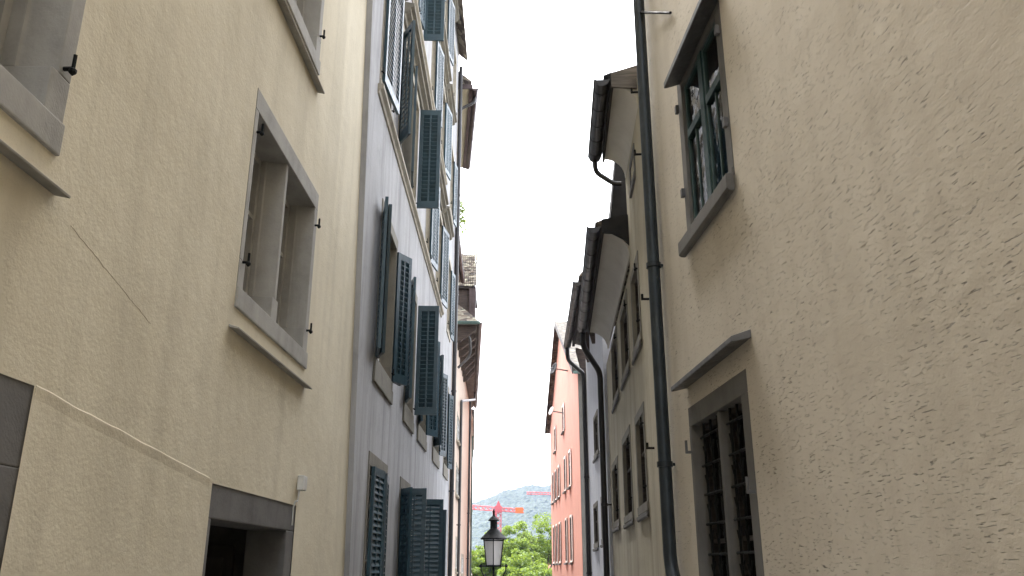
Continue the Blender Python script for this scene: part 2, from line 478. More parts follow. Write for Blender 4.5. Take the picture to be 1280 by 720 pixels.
def shutter(F, parent, hinge, z0, z1, width, ang, near=True, o=.035, t=.036, mat='shutter', slats=True):
    """one louvred leaf; ang 0 = closed, 90 = square to the wall, 180 = folded back"""
    sg = 1 if near else -1
    c, sn = math.cos(R(ang)), math.sin(R(ang))
    du = (sg*c, sn); dn = (-sg*sn, c)      # leaf direction, leaf normal in (a,o)
    m = F.mb()
    def bx(u0, u1, n0, n1, za, zb, za2=None, zb2=None):
        def q(u, n): return (hinge+du[0]*u+dn[0]*n, o+du[1]*u+dn[1]*n)
        m.prism([(*q(u0,n0),za),(*q(u1,n0),za),(*q(u1,n1),za if za2 is None else za2),(*q(u0,n1),za if za2 is None else za2)],
                [(*q(u0,n0),zb),(*q(u1,n0),zb),(*q(u1,n1),zb if zb2 is None else zb2),(*q(u0,n1),zb if zb2 is None else zb2)])
    st = min(.06, width*.2)
    bx(0, st, 0, t, z0, z1); bx(width-st, width, 0, t, z0, z1)
    bx(st, width-st, .001, t-.001, z1-.09, z1-.001); bx(st, width-st, .001, t-.001, z0+.001, z0+.12)
    H0, H1 = z0+.12, z1-.09
    if slats:
        mid = width/2
        bx(mid-.012, mid+.012, .004, t-.004, H0, H1)
        n = max(4, int((H1-H0)/.068)); p = (H1-H0)/n
        for k in range(n):
            za = H0+k*p
            for u0, u1 in ((st, mid-.012), (mid+.012, width-st)):
                bx(u0, u1, .004, t-.004, za+p*.95, za+p*.95+.010, za+p*.15, za+p*.15+.010)
    else:
        bx(st, width-st, .008, t-.008, H0, H1)
    return m.build('shutter', M[mat], parent)

def sill(F, parent, a0, a1, z, h=.08, out=.09, mat='stone', name='sill'):
    m = F.mb(); m.along(a0, a1, [(.02, z-h), (out-.02, z-h), (out, z-h+.015), (out, z-.012), (.02, z)])
    return m.build(name, M[mat], parent, bevel=.004)

def downpipe(F, path, r, mat, rings=(), elbow_r=.14):
    m = F.mb(); m.tube(elbow(path, elbow_r), r, 14)
    o = smooth_by_angle(m.build('downpipe', M[mat], F.root))
    for (a, oo, z) in rings:
        k = F.mb(); k.tube([(a, oo, z-.022), (a, oo, z+.022)], r+.012, 14)
        k.box(a-.012, a+.012, -.02 if oo > 0 else oo-.1, oo-r*.9, z-.012, z+.012)
        smooth_by_angle(k.build('pipe_clamp', M[mat], o))
    return o

def gutter(F, p0, p1, r, mat, hooks=0, parent=None):
    """half-round gutter between two local points"""
    a, b = Vector(p0), Vector(p1); d = (b-a).normalized(); x = d.cross(Vector((0,0,1))).normalized()
    m = F.mb(); n = 10
    def ring(p, rr): return [p+x*rr*math.cos(math.pi*k/n)-Vector((0,0,1))*rr*math.sin(math.pi*k/n) for k in range(n+1)]
    for rr0, rr1 in ((r, r-.008),):
        A, B = ring(a, rr0)+ring(a, rr1)[::-1], ring(b, rr0)+ring(b, rr1)[::-1]
        m.prism([tuple(q) for q in A], [tuple(q) for q in B])
    m.tube([tuple(a+x*r), tuple(b+x*r)], .014, 6); m.tube([tuple(a-x*r), tuple(b-x*r)], .014, 6)
    for cap in (a, b):
        c0, c1 = ring(cap, r*1.02), ring(cap+d*.01, r*1.02)
        m.prism([tuple(q) for q in c0], [tuple(q) for q in c1])
    for k in range(hooks):
        p = a.lerp(b, (k+.5)/hooks)
        m.prism([tuple(q) for q in ring(p, r+.006)+ring(p, r+.002)[::-1]], [tuple(q+d*.025) for q in ring(p, r+.006)+ring(p, r+.002)[::-1]])
    return m.build('gutter', M[mat], parent or F.root)

# ================================================================== LEFT: near beige house
def linex(a, b): return lambda y: a+b*y
lx = linex(-1.76, .018)
L1 = Facade((lx(-20), -20), (lx(8.62), 8.62), -1, 'beige plastered house on the left with grey stone windows and a dark doorway')
F = L1
wb = F.rect((320,108),(393,232),(387,467),(295,385))
wc_r = F.px(402, 40)[0]; wc_b = F.px(398, 96)[1]
wc = (wc_r-(wb[1]-wb[0]), wc_r, wc_b, wc_b+1.75)
wa_r = F.px(88, 100)[0]; wa_b = F.px(78, 203)[1]
wa = (wa_r-(wb[1]-wb[0])-.1, wa_r, wa_b, wa_b+1.7)
wd_r = F.px(24, 600)[0]; wd_t = F.px(38, 476)[1]
wd = (wd_r-1.3, wd_r, wd_t-1.5, wd_t)
dr = F.rect((262,600),(370,630),(365,715),(255,715)); dr = (dr[0], dr[1], -.75, dr[3])
DBG = dict(wb=wb, wc=wc, wa=wa, wd=wd, dr=dr)
for r, full in ((wb, 1), (wc, 1), (wa, 1)):
    w = stone_window(F, r, band=(.11,.13,.15,.13), depth=.27, mw=.135, proud=.004, wood_mat='stone')
    lg = F.mb(); lg.along(r[0]-.05, r[1]+.04, [(-.01, r[2]-.140), (.06, r[2]-.155), (.062, r[2]-.145), (-.01, r[2]-.122)])
    lg.build('drip_ledge', M['stone'], w, bevel=.003)
    for a in (r[0]+.055, r[1]-.06):
        for f in (.2, .8): pin(F, w, a, r[2]+(r[3]-r[2])*f)
# white roller blind edge seen in the far left window
w = stone_window(F, wd, band=(.30,.30,.30,.2), depth=.3, mull=(), mw=.1, mat='stone_dark', proud=-.004, chamf=False)
for zz in (.5, .25, .7):
    k = F.mb(); k.box(wd[1]-.22, wd[1]-.14, -.012, -.001, wd[2]+zz, wd[2]+zz+.05); k.build('chip', M['slate'], w)
# doorway: stone frame, deep passage, inner door, round ceiling lamp
F.holes.append(dr)
m = F.mb(); dep = .30
bl, br, bt = .07, .20, .20
m.box(dr[0], dr[1], -dep, -.005, dr[3]-bt, dr[3])
m.box(dr[0], dr[0]+bl, -dep, -.005, dr[2], dr[3]-bt); m.box(dr[1]-br, dr[1], -dep, -.005, dr[2], dr[3]-bt)
df = m.build('door_frame', M['stone_dark'], F.root, bevel=.008)
m = F.mb(); i0, i1, zt = dr[0]+bl-.15, dr[1]-br+.12, dr[3]-bt+.06
m.quad((i0,-dep,dr[2]),(i0,-1.3,dr[2]),(i0,-1.3,zt),(i0,-dep,zt)); m.quad((i1,-dep,dr[2]),(i1,-1.3,dr[2]),(i1,-1.3,zt),(i1,-dep,zt))
m.quad((i0,-dep,zt),(i1,-dep,zt),(i1,-1.3,zt),(i0,-1.3,zt)); m.quad((i0,-1.3,dr[2]),(i1,-1.3,dr[2]),(i1,-1.3,zt),(i0,-1.3,zt))
m.quad((i0,-dep,dr[2]),(i1,-dep,dr[2]),(i1,-1.3,dr[2]),(i0,-1.3,dr[2]))
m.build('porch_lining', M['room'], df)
m = F.mb(); m.box(i1-.06, i1-.012, -1.22, -dep-.1, dr[2]+.01, zt-.16); m.box(i1-.075, i1-.06, -1.15, -dep-.17, dr[2]+.2, zt-.25)
m.build('door', M['door'], F.root, bevel=.006)
m = F.mb(); m.lathe((dr[0]+.22, -.55, zt), [(.03,-.10),(.09,-.085),(.12,-.05),(.125,-.005)], 18)
m.build('ceiling_lamp', M['plastic'], F.root, smooth=True)
# sensor box with cable
a, z = F.px(373, 604)
m = F.mb(); m.box(a-.055, a+.055, .004, .055, z-.055, z+.055)
sb = m.build('sensor_box', M['plastic'], F.root, bevel=.008)
m = F.mb(); a2 = dr[1]-.08
m.tube(elbow([(a-.03,.02,z-.05),(a-.03,.012,z-.14),(a2,.012,dr[3]+.02),(a2,-.002,dr[3]-.02),(a2,-.002,dr[3]-.16)], .02), .007, 6)
m.build('cable', M['plastic'], sb)
# scored plaster seam
p, q = F.px(45, 481), F.px(262, 597)
m = F.mb(); pts = []
for i in range(41):
    t = i/40; pts.append((p[0]+(q[0]-p[0])*t, .001, p[1]+(q[1]-p[1])*t+.006*noise.noise((t*9, 0, 0))))
for A_, B_ in zip(pts, pts[1:]):
    pr_ = lambda q: [(q[0],-.002,q[2]+.003),(q[0],.0032,q[2]-.005),(q[0],.003,q[2]-.012),(q[0],-.002,q[2]-.075)]
    m.prism(pr_(A_), pr_(B_))
m.build('plaster_seam', M['beige'], F.root)
p, q = F.px(88, 282), F.px(188, 405)
m = F.mb(); pts = [(p[0]+(q[0]-p[0])*i/30, .0005, p[1]+(q[1]-p[1])*i/30+.008*noise.noise((i*.5, 3, 0))) for i in range(31)]
m.tube(pts, .0006, 4); m.build('hairline_crack', M['cream'], F.root)
F.wall(M['beige'], -1.5, 15.5, 9)
F.gable_roof(15.5, 9, over=.35)

# ================================================================== LEFT: grey-white house with teal shutters
X2 = -1.555
L2 = Facade((X2, 8.2), (X2-.01, 21.4), -1, 'grey-white narrow-fronted house with rows of dark teal louvred shutters')
F = L2
rows = [(.10, 2.66), (3.86, 5.66), (7.06, 8.84), (10.2, 11.95), (13.3, 15.0)]
low = [(1.15, 2.30), (3.85, 4.80), (5.75, 6.90), (8.50, 9.70), (11.2, 12.2)]
high = [(.45, 1.25), (2.05, 3.42), (3.58, 4.12), (5.90, 6.62), (8.05, 9.10), (11.2, 12.1)]
# leaves: (hinge, width, angle, hinge at the near side, inset of the top)
LV = {(0,0): [('n',.56,4), ('f',.56,6)], (0,1): [('n',.33,88), ('n',.34,150)], (0,2): [('n',.42,75), ('f',.34,120)], (0,3): [('n',.30,110), ('f',.34,160)],
      (1,0): [('n',.30,158), ('n',.50,168), ('f',.30,150), ('f',.26,164)], (1,1): [('n',.40,163), ('f',.34,92)], (1,2): [('f',.34,150), ('n',.3,165)], (1,3): [('n',.32,150), ('f',.34,160)], (1,4): [('f',.3,165)],
      (2,0): [('n',.78,5)], (2,1): [('n',.36,150), ('f',.60,7)], (2,2): [('f',.35,92)], (2,3): [('f',.56,171)], (2,4): [('f',.56,170)], (2,5): [('f',.4,172)],
      (3,0): [('n',.50,172)], (3,1): [('n',.36,165), ('f',.40,172)], (3,2): [('f',.35,93)], (3,3): [('f',.56,171)], (3,4): [('f',.56,170)], (3,5): [('f',.4,172)],
      (4,1): [('n',.36,165)], (4,2): [('f',.35,110)], (4,3): [('f',.56,171)], (4,4): [('f',.56,170)]}
for ri, (z0, z1) in enumerate(rows):
    for ci, (c0, c1) in enumerate(low if ri < 2 else high):
        if ri == 0 and ci == 4: continue
        bd = .13 if ri < 2 else .07
        r = (c0-bd, c1+bd, z0-.11, z1+.15)
        w = stone_window(F, r, band=(bd,bd,.15,.11), depth=.22, mull=(), mw=.10, mat='stone_green' if ri < 2 else 'stone_warm', proud=.012)
        if ri == 1:
            m = F.mb(); m.box(r[0]-.03, r[1]+.05, .0, .03, r[2]-.17, r[2]-.002); m.build('sill', M['stone_green'], w, bevel=.008)
        for k, (hs_, wd_, an) in enumerate(LV.get((ri, ci), [])):
            near = hs_ == 'n'
            shutter(F, w, (c0-.012-.03*k if near else c1+.012+.03*k) if an > 20 else (c0+.004 if near else c1-.004), z0+.004, z1-.004-.012*k, wd_, an, near, o=.035 if an > 20 else .02)
        if ri >= 1:
            for a in (c0-.05, c1+.05): pin(F, w, a, z0+.1)
    if ri >= 2:
        zt = z1+.17
        for ca, cb in ((.12, 1.62), (1.84, 5.45), (5.72, 8.7), (8.9, 10.6)):
            m = F.mb()
            m.along(ca, cb, [(-.01, zt), (.04, zt), (.055, zt+.05), (.12, zt+.08), (.125, zt+.13), (.175, zt+.15), (.175, zt+.20), (-.01, zt+.24)])
            m.build('cornice', M['stone_green'], F.root, bevel=.004)
        m = F.mb(); zt = z0-.112
        m.along(.3, 9.5, [(-.01, zt-.14), (.02, zt-.13), (.03, zt-.09), (.07, zt-.06), (.07, zt-.012), (-.01, zt-.006)])
        m.build('string_course', M['stone_warm'], F.root, bevel=.004)
ptop = 15.5
downpipe(F, [(13.08,.075,-1.5),(13.08,.075,ptop)], .055, 'pipe_dark', [(13.08,.075,z) for z in (1.0, 3.4, 5.9, 8.5, 11.4)])
wl2 = F.wall(M['greywhite'], -2.2, 16.0, 9)
for v_ in wl2.data.vertices:                # the corner of the old render coat is out of plumb
    if abs(v_.co.x) < 1e-6: v_.co.x = .28-(v_.co.z-1.6)*.10
F.gable_roof(16.0, 9, over=.25)

# ================================================================== LEFT: tall house with cream soffit
L3 = Facade((-1.86, 21.42), (-2.28, 26.55), -1, 'tall grey house with brown gutter over a cream boarded soffit')
F = L3
gA = at_y(594, 106, 21.5); gB = at_y(584.5, 213, 26.6)
ze = (gA.z+gB.z)/2; DBG['L3'] = (gA, gB)
def loc(F, p):
    q = Vector(p)-F.P0; return (q.dot(F.d), q.dot(F.n), p[2])
ga, gb = loc(F, gA), loc(F, gB); ga = (ga[0], ga[1], ze); gb = (gb[0], gb[1], ze)
gutter(F, ga, gb, .085, 'pipe_brown', 6)
m = F.mb()
m.prism([(ga[0],-.1,ze-.10),(ga[0],ga[1]-.17,ze-.02),(ga[0],ga[1]-.17,ze+.04),(ga[0],-.1,ze+.04)], [(gb[0],-.1,ze-.10),(gb[0],gb[1]-.17,ze-.02),(gb[0],gb[1]-.17,ze+.04),(gb[0],-.1,ze+.04)])
m.build('soffit', M['cream'], F.root)
m = F.mb()
m.prism([(ga[0]-.03,ga[1]-.169,ze-.08),(ga[0]-.03,ga[1]-.07,ze-.06),(ga[0]-.03,ga[1]-.07,ze+.10),(ga[0]-.03,ga[1]-.169,ze+.10)], [(gb[0],gb[1]-.169,ze-.08),(gb[0],gb[1]-.07,ze-.06),(gb[0],gb[1]-.07,ze+.10),(gb[0],gb[1]-.169,ze+.10)])
m.prism([(ga[0]-.06,-.2,ze-.08),(ga[0]-.06,ga[1]-.1,ze-.05),(ga[0]-.06,ga[1]-.1,ze+.14),(ga[0]-.06,-.2,ze+.62)], [(ga[0]-.025,-.2,ze-.08),(ga[0]-.025,ga[1]-.1,ze-.05),(ga[0]-.025,ga[1]-.1,ze+.14),(ga[0]-.025,-.2,ze+.62)])
m.build('fascia', M['pipe_brown'], F.root)
downpipe(F, [(ga[0]+.35,ga[1],ze-.05),(ga[0]+.35,ga[1],ze-.25),(ga[0]+.25,.07,ze-.75),(ga[0]+.25,.07,ze-3)], .045, 'pipe_dark')
F.wall(M['greyplaster'], -2.5, ze-.02, 8)
m = F.mb(); m.prism([(ga[0]-.06,ga[1]-.1,ze+.09),(ga[0]-.06,ga[1]-.1,ze+.20),(ga[0]-.06,-4,ze+4),(ga[0]-.06,-8,ze+.1)], [(gb[0],gb[1]-.1,ze+.09),(gb[0],gb[1]-.1,ze+.20),(gb[0],-4,ze+4),(gb[0],-8,ze+.1)])
m.build('roof', M['tiles'], F.root)

# ================================================================== LEFT: peach house with pent roof and roof hoist
L4 = Facade((-1.86, 26.6), (-2.16, 44.0), -1, 'peach house with timber eaves, mossy pent roof and boarded hoist dormer')
F = L4
pa = loc(F, at_y(599, 403, 27.0)); pb = loc(F, at_y(592, 508, 42.5)); z8 = pa[2]
DBG['L4'] = (pa, pb)
# pent roof, hipped at its near end
n0 = pa[0]; ox = pa[1]; n1 = min(pb[0], F.L); ox1 = max(pb[1], .25)
m = F.mb()
t = .14
m.prism([(n0,-.02,z8+.03),(n0,ox,z8+.03),(n1,ox1,z8+.03),(n1,-.02,z8+.03)], [(n0+1.0,-.02,z8+.95),(n0+.55,ox*.45,z8+.55),(n1,ox1*.5,z8+.45),(n1,-.02,z8+.95)])
m.build('pent_roof', M['tiles'], F.root)
gutter(F, (n0-.02, ox+.02, z8), (n1, ox1+.02, z8), .075, 'pipe_brown', 12)
gutter(F, (n0-.06, -.9, z8), (n0-.06, ox+.02, z8), .075, 'verdigris', 3)
# soffit boards and rafters
m = F.mb(); m.prism([(n0,-.02,z8-.05),(n0,ox-.08,z8-.05),(n0,ox-.08,z8+.02),(n0,-.02,z8+.02)], [(n1,-.02,z8-.05),(n1,max(ox1-.08,.1),z8-.05),(n1,max(ox1-.08,.1),z8+.02),(n1,-.02,z8+.02)])
so = m.build('soffit', M['greywood'], F.root)
for k in range(7):
    a = n0+.15+k*1.05
    o1 = ox+(ox1-ox)*(a-n0)/(n1-n0)
    m = F.mb(); m.prism([(a,-.05,z8-.62),(a,.14,z8-.60),(a,o1-.1,z8-.20),(a,o1-.1,z8-.052),(a,-.05,z8-.052)], [(a+.22,-.05,z8-.62),(a+.22,.14,z8-.60),(a+.22,o1-.1,z8-.20),(a+.22,o1-.1,z8-.052),(a+.22,-.05,z8-.052)])
    m.build('rafter', M['brownboard'], so, bevel=.01)
m = F.mb(); m.tube(elbow([(n0+.1,-.3,z8-.25),(n0+.5,ox-.32,z8-.32),(n0+.9,ox-.3,z8-.9),(n0+.9,.05,z8-1.35)], .2), .045, 10); smooth_by_angle(m.build('overflow_pipe', M['zinc'], F.root))
# downpipe of the far end
downpipe(F, [(n1-4.0,.34,z8-.05),(n1-4.0,.34,z8-.4),(3.3,.10,z8-2.1),(3.3,.10,-4)], .05, 'pipe_dark', [(3.3,.10,z) for z in (1, 3)])
downpipe(F, [(13.6,.08,z8-.1),(13.6,.08,-4)], .05, 'pipe', [(13.6,.08,z) for z in (2, 4)])
# upper storey set back with its own eave
ua, ub = loc(F, at_y(570.5, 285, 26.7)), loc(F, at_y(577.5, 358, 32.0)); zu = ua[2]
m = F.mb(); m.box(.01, 6.2, -6, -.55, z8+.1, zu+.05); m.build('upper_wall', M['brownboard'], F.root)
gutter(F, (ua[0], ua[1], zu), (ub[0]+.3, ub[1], zu), .085, 'pipe_brown', 7)
m = F.mb(); m.box(ua[0], ub[0]+.3, -.549, ua[1]-.09, zu-.06, zu+.0); m.build('upper_soffit', M['palewood'], F.root)
m = F.mb(); m.prism([(ua[0],ua[1],zu+.03),(ua[0],ua[1],zu+.12),(ua[0],-3.5,zu+2.6),(ua[0],-6.2,zu+.1)], [(ub[0]+.3,ua[1],zu+.03),(ub[0]+.3,ua[1],zu+.12),(ub[0]+.3,-3.5,zu+2.6),(ub[0]+.3,-6.2,zu+.1)]); m.build('roof', M['tiles'], F.root)
# hoist dormer: boarded box under a steep tiled hip
yd = 33.2
c0 = loc(F, at_y(574, 357, yd)); c1 = loc(F, at_y(595.5, 357, yd)); cb = at_y(590, 400, yd).z; ct = at_y(590, 316, yd+1.1).z
m = F.mb(); m.box(c0[0]+.25, c0[0]+3.0, -1.5, c1[1]-.14, cb-.1, c0[2]+.12)
dm = m.build('hoist_dormer', M['brownboard'], F.root)
m = F.mb(); m.box(c0[0]+.1, c0[0]+.24, c1[1]-.30, c1[1]-.03, cb, c0[2]-.02); m.build('corner_post', M['pipe_brown'], dm)
m = F.mb(); nr = 13
for k in range(nr):                         # courses of lapped tiles, individually uneven
    f0, f1 = k/nr, (k+1.25)/nr
    for j in range(9):
        w0 = c0[1]-.05+(c1[1]-c0[1]+.05)*j/9+.01; w1 = c0[1]-.05+(c1[1]-c0[1]+.05)*(j+1)/9-.005
        jit = rnd.uniform(-.012, .02); a_0 = c0[0]+.02+1.1*f0+rnd.uniform(-.015,.015); a_1 = c0[0]+.02+1.1*f1
        zz0 = c0[2]+(ct-c0[2])*f0+jit; zz1 = c0[2]+(ct-c0[2])*f1+jit
        m.prism([(a_0,w0,zz0),(a_0,w1,zz0),(a_0+.02,w1,zz0+.05),(a_0+.02,w0,zz0+.05)], [(a_1+.05,w0,zz1),(a_1+.05,w1,zz1),(a_1+.07,w1,zz1+.03),(a_1+.07,w0,zz1+.03)])
m.build('dormer_roof', M['tiles'], dm)
m = F.mb(); m.box(c0[0]+.10, c0[0]+3, c0[1]-.1, c1[1]-.02, c0[2]-.08, c0[2]-.01); m.prism([(c0[0]+.12,c1[1]-.1,c0[2]),(c0[0]+3,c1[1]-.1,c0[2]),(c0[0]+3,-1.5,c0[2]),(c0[0]+.12,-1.5,c0[2])], [(c0[0]+1.25,c1[1]-.12,ct-.05),(c0[0]+3,c1[1]-.12,ct-.05),(c0[0]+3,-1.3,ct-.05),(c0[0]+1.25,-1.3,ct-.05)])
m.build('dormer_eave', M['darkwood'], dm)
# windows of the front
for TL, TR, BR, BL in (((569.6,577),(574.6,589),(574.6,628),(569.6,618)), ((569.3,668),(574.8,676),(575,716),(569.3,712)), ((571,514),(575,528),(574.6,562),(570.5,550)), ((576.3,690),(580,695),(580,720),(576.3,720))):
    r = F.rect(TL, TR, BR, BL); DBG.setdefault('L4w', []).append(r)
    r = (r[0], min(r[1], r[0]+2.4), r[2], r[3])
    w = stone_window(F, r, band=(.10,.10,.10,.10), depth=.08, mull=(.5,), mw=.08, mat='stone_warm', chamf=False)
    sill(F, w, r[0]-.06, r[1]+.06, r[2]-.005, .08, .10, 'stone_warm')
F.wall(M['peach'], -5, z8+.02, 7)

# ================================================================== LEFT: last house of the row
L5 = Facade((-2.17, 44.05), (-2.85, 60.0), -1, 'furthest left house with a pale boarded soffit and green pipe')
F = L5
e0 = loc(F, at_y(590, 512, 44.2)); ez = e0[2]
m = F.mb(); m.along(0, F.L, [(-.02, ez-.6), (.14, ez-.5), (e0[1]-.06, ez-.06), (e0[1], ez-.05), (e0[1], ez+.06), (-.02, ez+.1)]); m.build('soffit', M['palewood'], F.root)
gutter(F, (0, e0[1]+.07, ez), (F.L, e0[1]+.07, ez), .07, 'pipe_dark', 8)
downpipe(F, [(6.0,.08,ez-.4),(6.0,.08,-5)], .05, 'verdigris')
for a in (3.2, 8.2, 12.6):
    for z in (-2.2, .9, 4.0):
        w = stone_window(F, (a, a+1.2, z, z+1.6), band=(.1,.1,.1,.1), depth=.15, mat='stone_warm', chamf=False, mw=.07)
F.wall(M['peach'], -5.3, ez, 7)
m = F.mb(); m.along(0, F.L, [(e0[1], ez+.06), (e0[1], ez+.16), (-3.5, ez+3.4), (-7, ez+.1)]); m.build('roof', M['tiles'], F.root)

# terrace plant above the pent-roofed house
def leaf_cloud(m, c, rad, n, size, rr, squash=1.0):
    for _ in range(n):
        d = Vector((rr.gauss(0,1), rr.gauss(0,1), rr.gauss(0,1))).normalized()*(rr.random()**.45)
        p = Vector(c)+Vector((d.x*rad, d.y*rad, d.z*rad*squash))
        u = Vector((rr.gauss(0,1), rr.gauss(0,1), rr.gauss(0,.7))).normalized()
        w = u.cross(Vector((rr.gauss(0,1), rr.gauss(0,1), rr.gauss(0,1)))).normalized()
        s1 = size*rr.uniform(.6, 1.3); s2 = s1*.55
        m.quad(tuple(p-u*s1), tuple(p-w*s2), tuple(p+u*s1), tuple(p+w*s2))
pp = at_y(573, 270, 27.8)
pr = empty('terrace_plant', (pp.x, 27.8, pp.z-.9), 'leafy green shrub growing above the roof edge on the left', 'plant')
m = MB(); rr = random.Random(4)
for k in range(9): leaf_cloud(m, (rr.uniform(-.2,.2), rr.uniform(-.25,.25), .4+k*.13), .22, 40, .065, rr)
m.build('foliage', M['leaf2'], pr)
m = MB()
for k in range(4): m.tube([(0,0,-.4),(rr.uniform(-.1,.1),rr.uniform(-.1,.1),.5),(rr.uniform(-.2,.2),rr.uniform(-.2,.2),1.3)], .012, 5)
m.build('stem', M['bark'], pr)

# ================================================================== RIGHT: near house with rubbed plaster
rx = linex(1.8, -.06)
R1 = Facade((rx(-20), -20), (rx(7.62), 7.62), 1, 'near right house of pitted rubbed beige plaster with a green-framed window and an iron-grilled one')
F = R1
wl = F.rect((862,512),(935,455),(952,716),(872,716)); wl = (wl[0], wl[1], .22, wl[3])
wu = F.rect((848,88),(903,0),(915,226),(857,302))
DBG['wl'] = wl; DBG['wu'] = wu
# lower window with iron grille
w = stone_window(F, wl, band=(.18,.10,.15,.15), depth=.16, mull=(.47,), mw=.13, mat='stone_dark', proud=.003, wood_mat='darkwood')
z0, z1 = wl[2]+.15, wl[3]-.15
for half in (0, 1):
    mid = wl[0]+.18+(wl[1]-wl[0]-.28)*.47
    a0, a1 = ((wl[0]+.18, mid-.065), (mid+.065, wl[1]-.10))[half]
    m = F.mb()
    for k in range(7):
        z = z1-.10-k*.215
        if z < z0: break
        m.tube([(a0-.0, -.06, z), (a1+.0, -.06, z)], .011, 6)
    for k in range(3):
        a = a0+(a1-a0)*(k+.5)/3
        m.tube([(a, -.06, z0), (a, -.06, z1)], .010, 6)
        for q in range(6):
            zc = z1-.2-q*.215
            m.tube([(a-.05, -.06, zc+.05), (a-.015, -.06, zc), (a+.02, -.06, zc-.03), (a+.05, -.06, zc+.03)], .006, 5)
    m.build('grille', M['iron'], w)
for a, f in ((wl[1]-.04, .88), (wl[1]-.04, .17), (wl[0]+.03, .72)):
    k = F.mb(); z = wl[2]+(wl[3]-wl[2])*f
    k.box(a-.012, a+.012, .0, .05, z-.05, z-.03); k.tube([(a,.045,z-.05),(a,.045,z+.05)], .011, 6); k.build('hinge_pin', M['zinc'], w)
def hood(F, pL, pR, parent, out=.13, h=.035, mat='zinc'):
    a0, z0_ = F.px(*pL, out); a1, z1_ = F.px(*pR, 0); z = (z0_+F.px(*pR, out)[1])/2
    m = F.mb(); m.along(min(a0,a1), max(a0,a1), [(-.01, z-.005), (out-.02, z-h), (out, z-h), (out, z), (-.01, z+.05)])
    return m.build('hood', M[mat], parent, bevel=.004)
hood(F, (838,478), (938,408), w)
# upper window: thin stone frame, green casements, clear panes, lace behind
F.holes.append(wu)
m = F.mb(); d = .11; bl = .12
s0, s1, z0, z1 = wu
m.box(s0, s1, -d, .004, z1-.09, z1); m.box(s0, s1, -d, .02, z0, z0+.05)
m.box(s0, s0+bl, -d, .004, z0+.05, z1-.09); m.box(s1-bl, s1, -d, .004, z0+.05, z1-.09)
w = m.build('window', M['stone_dark'], F.root, bevel=.006)
sill(F, w, s0-.03, s1+.04, z0-.003, .13, .075, 'stone_dark')
hood(F, (828,83), (901,-34), w, .14, .05)
g0, g1, y0_, y1_ = s0+bl, s1-bl, z0+.05, z1-.09
m = F.mb(); mid = (g0+g1)/2
fr = .042; fo0, fo1 = -.075, -.022
m.box(mid-.045, mid+.045, fo0, fo1+.012, y0_+.001, y1_-.001)
trz = y0_+(y1_-y0_)*.63
panes = []
for a0, a1 in ((g0+.001, mid-.046), (mid+.046, g1-.001)):
    m.box(a0, a0+fr, fo0, fo1, y0_+.001, y1_-.001); m.box(a1-fr, a1, fo0, fo1, y0_+.001, y1_-.001)
    m.box(a0+fr, a1-fr, fo0, fo1, y0_+.001, y0_+fr+.02); m.box(a0+fr, a1-fr, fo0, fo1, y1_-fr, y1_-.001)
    m.box(a0+fr, a1-fr, fo0, fo1+.012, trz-.035, trz+.035)
    c = (a0+a1)/2
    m.box(c-.012, c+.012, fo0+.01, fo1-.006, y0_+fr+.02, trz-.035)
    panes.append((a0+fr, a1-fr))
m.build('casement', M['green_wood'], w, bevel=.005)
m = F.mb()
for a0, a1 in panes: m.box(a0-.01, a1+.01, -.042, -.038, y0_+.02, y1_-.02)
m.build('pane', M['clear'], w)
m = F.mb()
for a0, a1 in panes:
    n = 24
    for k in range(n):
        t0, t1 = k/n, (k+1)/n
        f = lambda t: (a0-.04+(a1-a0+.08)*t, -.052+.009*math.sin(t*21+a0*3))
        p, q = f(t0), f(t1)
        m.quad((p[0],p[1],trz-.1),(q[0],q[1],trz-.1),(q[0],q[1],y1_),(p[0],p[1],y1_))
        if t0 < .55 or t0 > .75:
            m.quad((p[0],p[1]-.008,y0_),(q[0],q[1]-.008,y0_),(q[0],q[1]-.008,trz-.1),(p[0],p[1]-.008,trz-.1))
m.build('curtain', M['lace'], w)
m = F.mb(); bx0, bx1 = g0-.3, g1+.3
m.quad((bx0,-1.2,y0_-.3),(bx1,-1.2,y0_-.3),(bx1,-1.2,y1_+.3),(bx0,-1.2,y1_+.3))
for A in (bx0, bx1): m.quad((A,-.14,y0_-.3),(A,-1.2,y0_-.3),(A,-1.2,y1_+.3),(A,-.14,y1_+.3))
for Z in (y0_-.3, y1_+.3): m.quad((bx0,-.14,Z),(bx1,-.14,Z),(bx1,-1.2,Z),(bx0,-1.2,Z))
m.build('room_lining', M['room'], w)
for a, f in ((s0+.03,.28),(s0+.03,.8),(s1-.035,.28),(s1-.035,.82)):
    k = F.mb(); z = z0+(z1-z0)*f; k.box(a-.02, a+.02, .012, .04, z-.035, z+.035); k.build('hinge_pin', M['zinc'], w)
# downpipe
pA = F.px(806, 150, .085); pB = F.px(833, 600, .085); ap = (pA[0]+pB[0])/2; DBG['pipe'] = (pA, pB, F.L)
pz = F.px(838, 706, .085)[1]
downpipe(F, [(ap,.085,12.9),(ap,.085,pz),(ap-.30,.085,pz-.35),(ap-.30,.085,-1.2)], .056, 'pipe', [(ap,.085,F.px(0,0)[1]*0+z) for z in (F.px(832,580,.085)[1], F.px(815,335,.085)[1])], .1)
m = F.mb(); p, q = F.px(812, -6, .02), F.px(838, 16, .02)
m.tube([(ap+.1,.09,p[1]+.02),(q[0],.02,q[1])], .014, 6); m.build('stay_rod', M['iron'], F.root)
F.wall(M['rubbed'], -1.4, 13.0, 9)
F.gable_roof(13.0, 9, over=.35)

